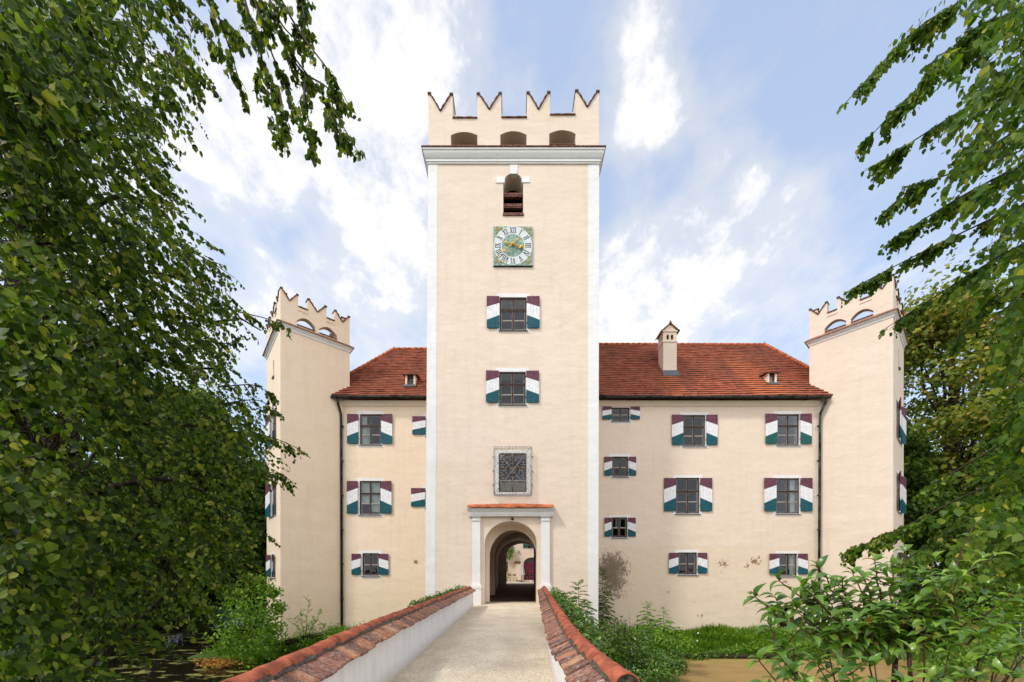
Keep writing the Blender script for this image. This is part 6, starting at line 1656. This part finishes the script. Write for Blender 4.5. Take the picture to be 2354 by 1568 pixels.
# metal railing behind the corner tower, white panel by the basement door
t = thing('metal_railing', 'thin galvanised pipe railing crossing behind the foreground bush at the right', 'railing', (22, 17.5, -2.4))
b = MB(); b.tube([px(1890, 1442, 20.5), px(2110, 1444, 19)], .022, 'steel', 6); b.tube([px(2110, 1425, 19), px(2353, 1432, 17)], .025, 'steel', 6); b.build('rail', t)
for (u, v, Y) in ((1900, 1442, 20.4), (2110, 1425, 19), (2230, 1428, 18), (2345, 1431, 17)):
    b = MB(); p = P3(u, v, Y); b.tube([p, (p.x, p.y, -2.8)], .025, 'steel', 6); b.build('post', t)
b = MB(); a = rect(1868, 1405, 1935, 1472, 22.6)
b.hexa([(a[0], 22.3, -2.05), (a[0] + 1.5, 22.3, -2.05), (a[0] + 1.5, 22.36, -2.05), (a[0], 22.36, -2.05), (a[0], 22.75, -.85), (a[0] + 1.5, 22.75, -.85), (a[0] + 1.5, 22.81, -.85), (a[0], 22.81, -.85)], 'canvas')
tag(b.build('white_board'), 'white board leaning on the wall behind the foreground bush', 'board')

# ================================================================== SUN, SKY, CAMERA
SUN = Vector((-.54, -.40, .76)).normalized()
sd = bpy.data.lights.new('sun', 'SUN'); sd.energy = 1.55; sd.angle = math.radians(5.5); sd.color = (1.0, .95, .87)
so = bpy.data.objects.new('sun', sd); COL.objects.link(so); so.rotation_euler = SUN.to_track_quat('Z', 'Y').to_euler(); so.location = (-10, -10, 40)
w = bpy.data.worlds.new('World'); SC.world = w; w.use_nodes = True
class WN: pass
t = NT(w)
for nd in list(t.n): t.n.remove(nd)
out = t.new('ShaderNodeOutputWorld')
sky = t.new('ShaderNodeTexSky', sky_type='NISHITA'); sky.sun_disc = False
sky.sun_elevation = math.asin(SUN.z); sky.sun_rotation = math.atan2(SUN.x, SUN.y); sky.altitude = 400; sky.air_density = 1.0; sky.dust_density = 1.0; sky.ozone_density = 1.2
bg1 = t.new('ShaderNodeBackground'); t.l.new(sky.outputs[0], bg1.inputs[0]); bg1.inputs[1].default_value = .15
tc = t.new('ShaderNodeTexCoord'); dirv = t.vmath('NORMALIZE', tc.outputs['Generated'])
def dvec(u, v): return tuple(Vector(((u - UC) / F0, 1, (VH - v) / F0)).normalized())
wob = t.new('ShaderNodeTexNoise'); t.l.new(dirv, wob.inputs['Vector']); wob.inputs['Scale'].default_value = 5; wob.inputs['Detail'].default_value = 4
wv = t.vmath('ADD', dirv, t.vmath('MULTIPLY', t.vmath('SUBTRACT', wob.outputs['Color'], (.5, .5, .5)), (.22, .22, .22)))
acc = None
blobs = [(850, 60, 210, 1.1), (720, 170, 190, 1.0), (900, 230, 130, .9), (590, 270, 130, .75), (400, 250, 160, .9), (830, 400, 80, .55), (540, 440, 90, .55), (905, 570, 130, .95), (860, 700, 190, .9), (640, 630, 90, .65), (560, 800, 120, .6), (200, 500, 320, .9),
         (1500, 60, 120, .75), (1470, 230, 110, .8), (1420, 340, 80, .7), (1610, 300, 110, .65), (1680, 540, 130, .65), (1500, 520, 90, .6), (1600, 720, 210, .8), (1400, 640, 110, .7), (1820, 440, 110, .45), (1850, 650, 130, .5), (1250, 190, 90, .5), (1100, 260, 90, .5), (1440, 760, 160, .8), (1250, 400, 120, .3),
         (2150, 700, 150, .6), (2100, 330, 120, .3)]
for (u, v, r, wgt) in blobs:
    dc = dvec(u, v); ca = Vector(dc); cb_ = Vector(dvec(u + r, v)); rad = (ca - cb_).length
    dist = t.vmath('DISTANCE', wv, dc); m = t.math('MULTIPLY', t.math('SUBTRACT', 1.0, t.math('DIVIDE', dist, rad * 1.5), clamp=True), wgt)
    acc = m if acc is None else t.math('ADD', acc, m)
x, y, z = t.sep(dirv)
# cloud layer seen in perspective: streaky noise on a flat layer far overhead
zc = t.math('MAXIMUM', z, .06)
lay = t.new('ShaderNodeCombineXYZ'); t.l.new(t.math('DIVIDE', x, zc), lay.inputs[0]); t.l.new(t.math('DIVIDE', y, zc), lay.inputs[1])
mp = t.new('ShaderNodeMapping'); t.l.new(lay.outputs[0], mp.inputs[0]); mp.inputs['Rotation'].default_value = (0, 0, math.radians(-28)); mp.inputs['Scale'].default_value = (1.35, .85, 1)
n1 = t.noise(mp.outputs[0], 1.7, 9, .62, (1, 1, 1), .35); n2 = t.noise(mp.outputs[0], 6.0, 8, .62, (1, 1, 1), .3)
dirn = t.noise(dirv, 12, 9, .65)
base = t.math('ADD', t.math('MULTIPLY', n1, .50), t.math('ADD', t.math('MULTIPLY', n2, .34), t.math('MULTIPLY', dirn, .30)))
cover = t.math('ADD', base, t.math('MULTIPLY', t.math('MINIMUM', acc, 1.0), .36))
low = t.math('MULTIPLY', t.sstep(z, .55, .12), .10)
cover = t.math('ADD', cover, low)
fac = t.sstep(t.math('ADD', cover, t.math('MULTIPLY', t.math('SUBTRACT', t.noise(dirv, 26, 8, .65), .5), .34)), .62, 1.03)
behind = t.sstep(y, .15, -.45)  # unseen sky behind the camera, made cloudier and brighter to light the facades
fac = t.math('MAXIMUM', fac, t.math('ADD', .58, t.math('MULTIPLY', t.sstep(z, .8, .1), .24)))
bg2 = t.new('ShaderNodeBackground'); fac = t.math('MAXIMUM', fac, t.math('MULTIPLY', behind, .92))
t.l.new(t.math('ADD', .72, t.math('MULTIPLY', behind, .56)), bg2.inputs[1])
t.l.new(t.mix(t.math('MAXIMUM', behind, t.sstep(cover, .58, .92)), (.60, .73, .96), (1.0, .99, .99)), bg2.inputs[0])
mx = t.new('ShaderNodeMixShader'); t.l.new(fac, mx.inputs[0]); t.l.new(bg1.outputs[0], mx.inputs[1]); t.l.new(bg2.outputs[0], mx.inputs[2]); t.l.new(mx.outputs[0], out.inputs[0])

cam = bpy.data.cameras.new('camera'); co = bpy.data.objects.new('camera', cam); COL.objects.link(co); SC.camera = co
co.location = (0, 0, EYE); co.rotation_euler = (math.radians(90), 0, 0)
cam.sensor_width = 36; cam.lens = 36 * F0 / 2353; cam.shift_y = (VH - 784) / 2353; cam.shift_x = 0; cam.clip_end = 3000; cam.clip_start = .05
SC.render.engine = 'CYCLES'
SC.view_settings.view_transform = 'Standard'; SC.view_settings.look = 'None'; SC.view_settings.gamma = 1; SC.view_settings.exposure = 0.62
SC.render.resolution_x = 1024; SC.render.resolution_y = 682
SC.cycles.max_bounces = 6; SC.cycles.transparent_max_bounces = 8; SC.cycles.diffuse_bounces = 3
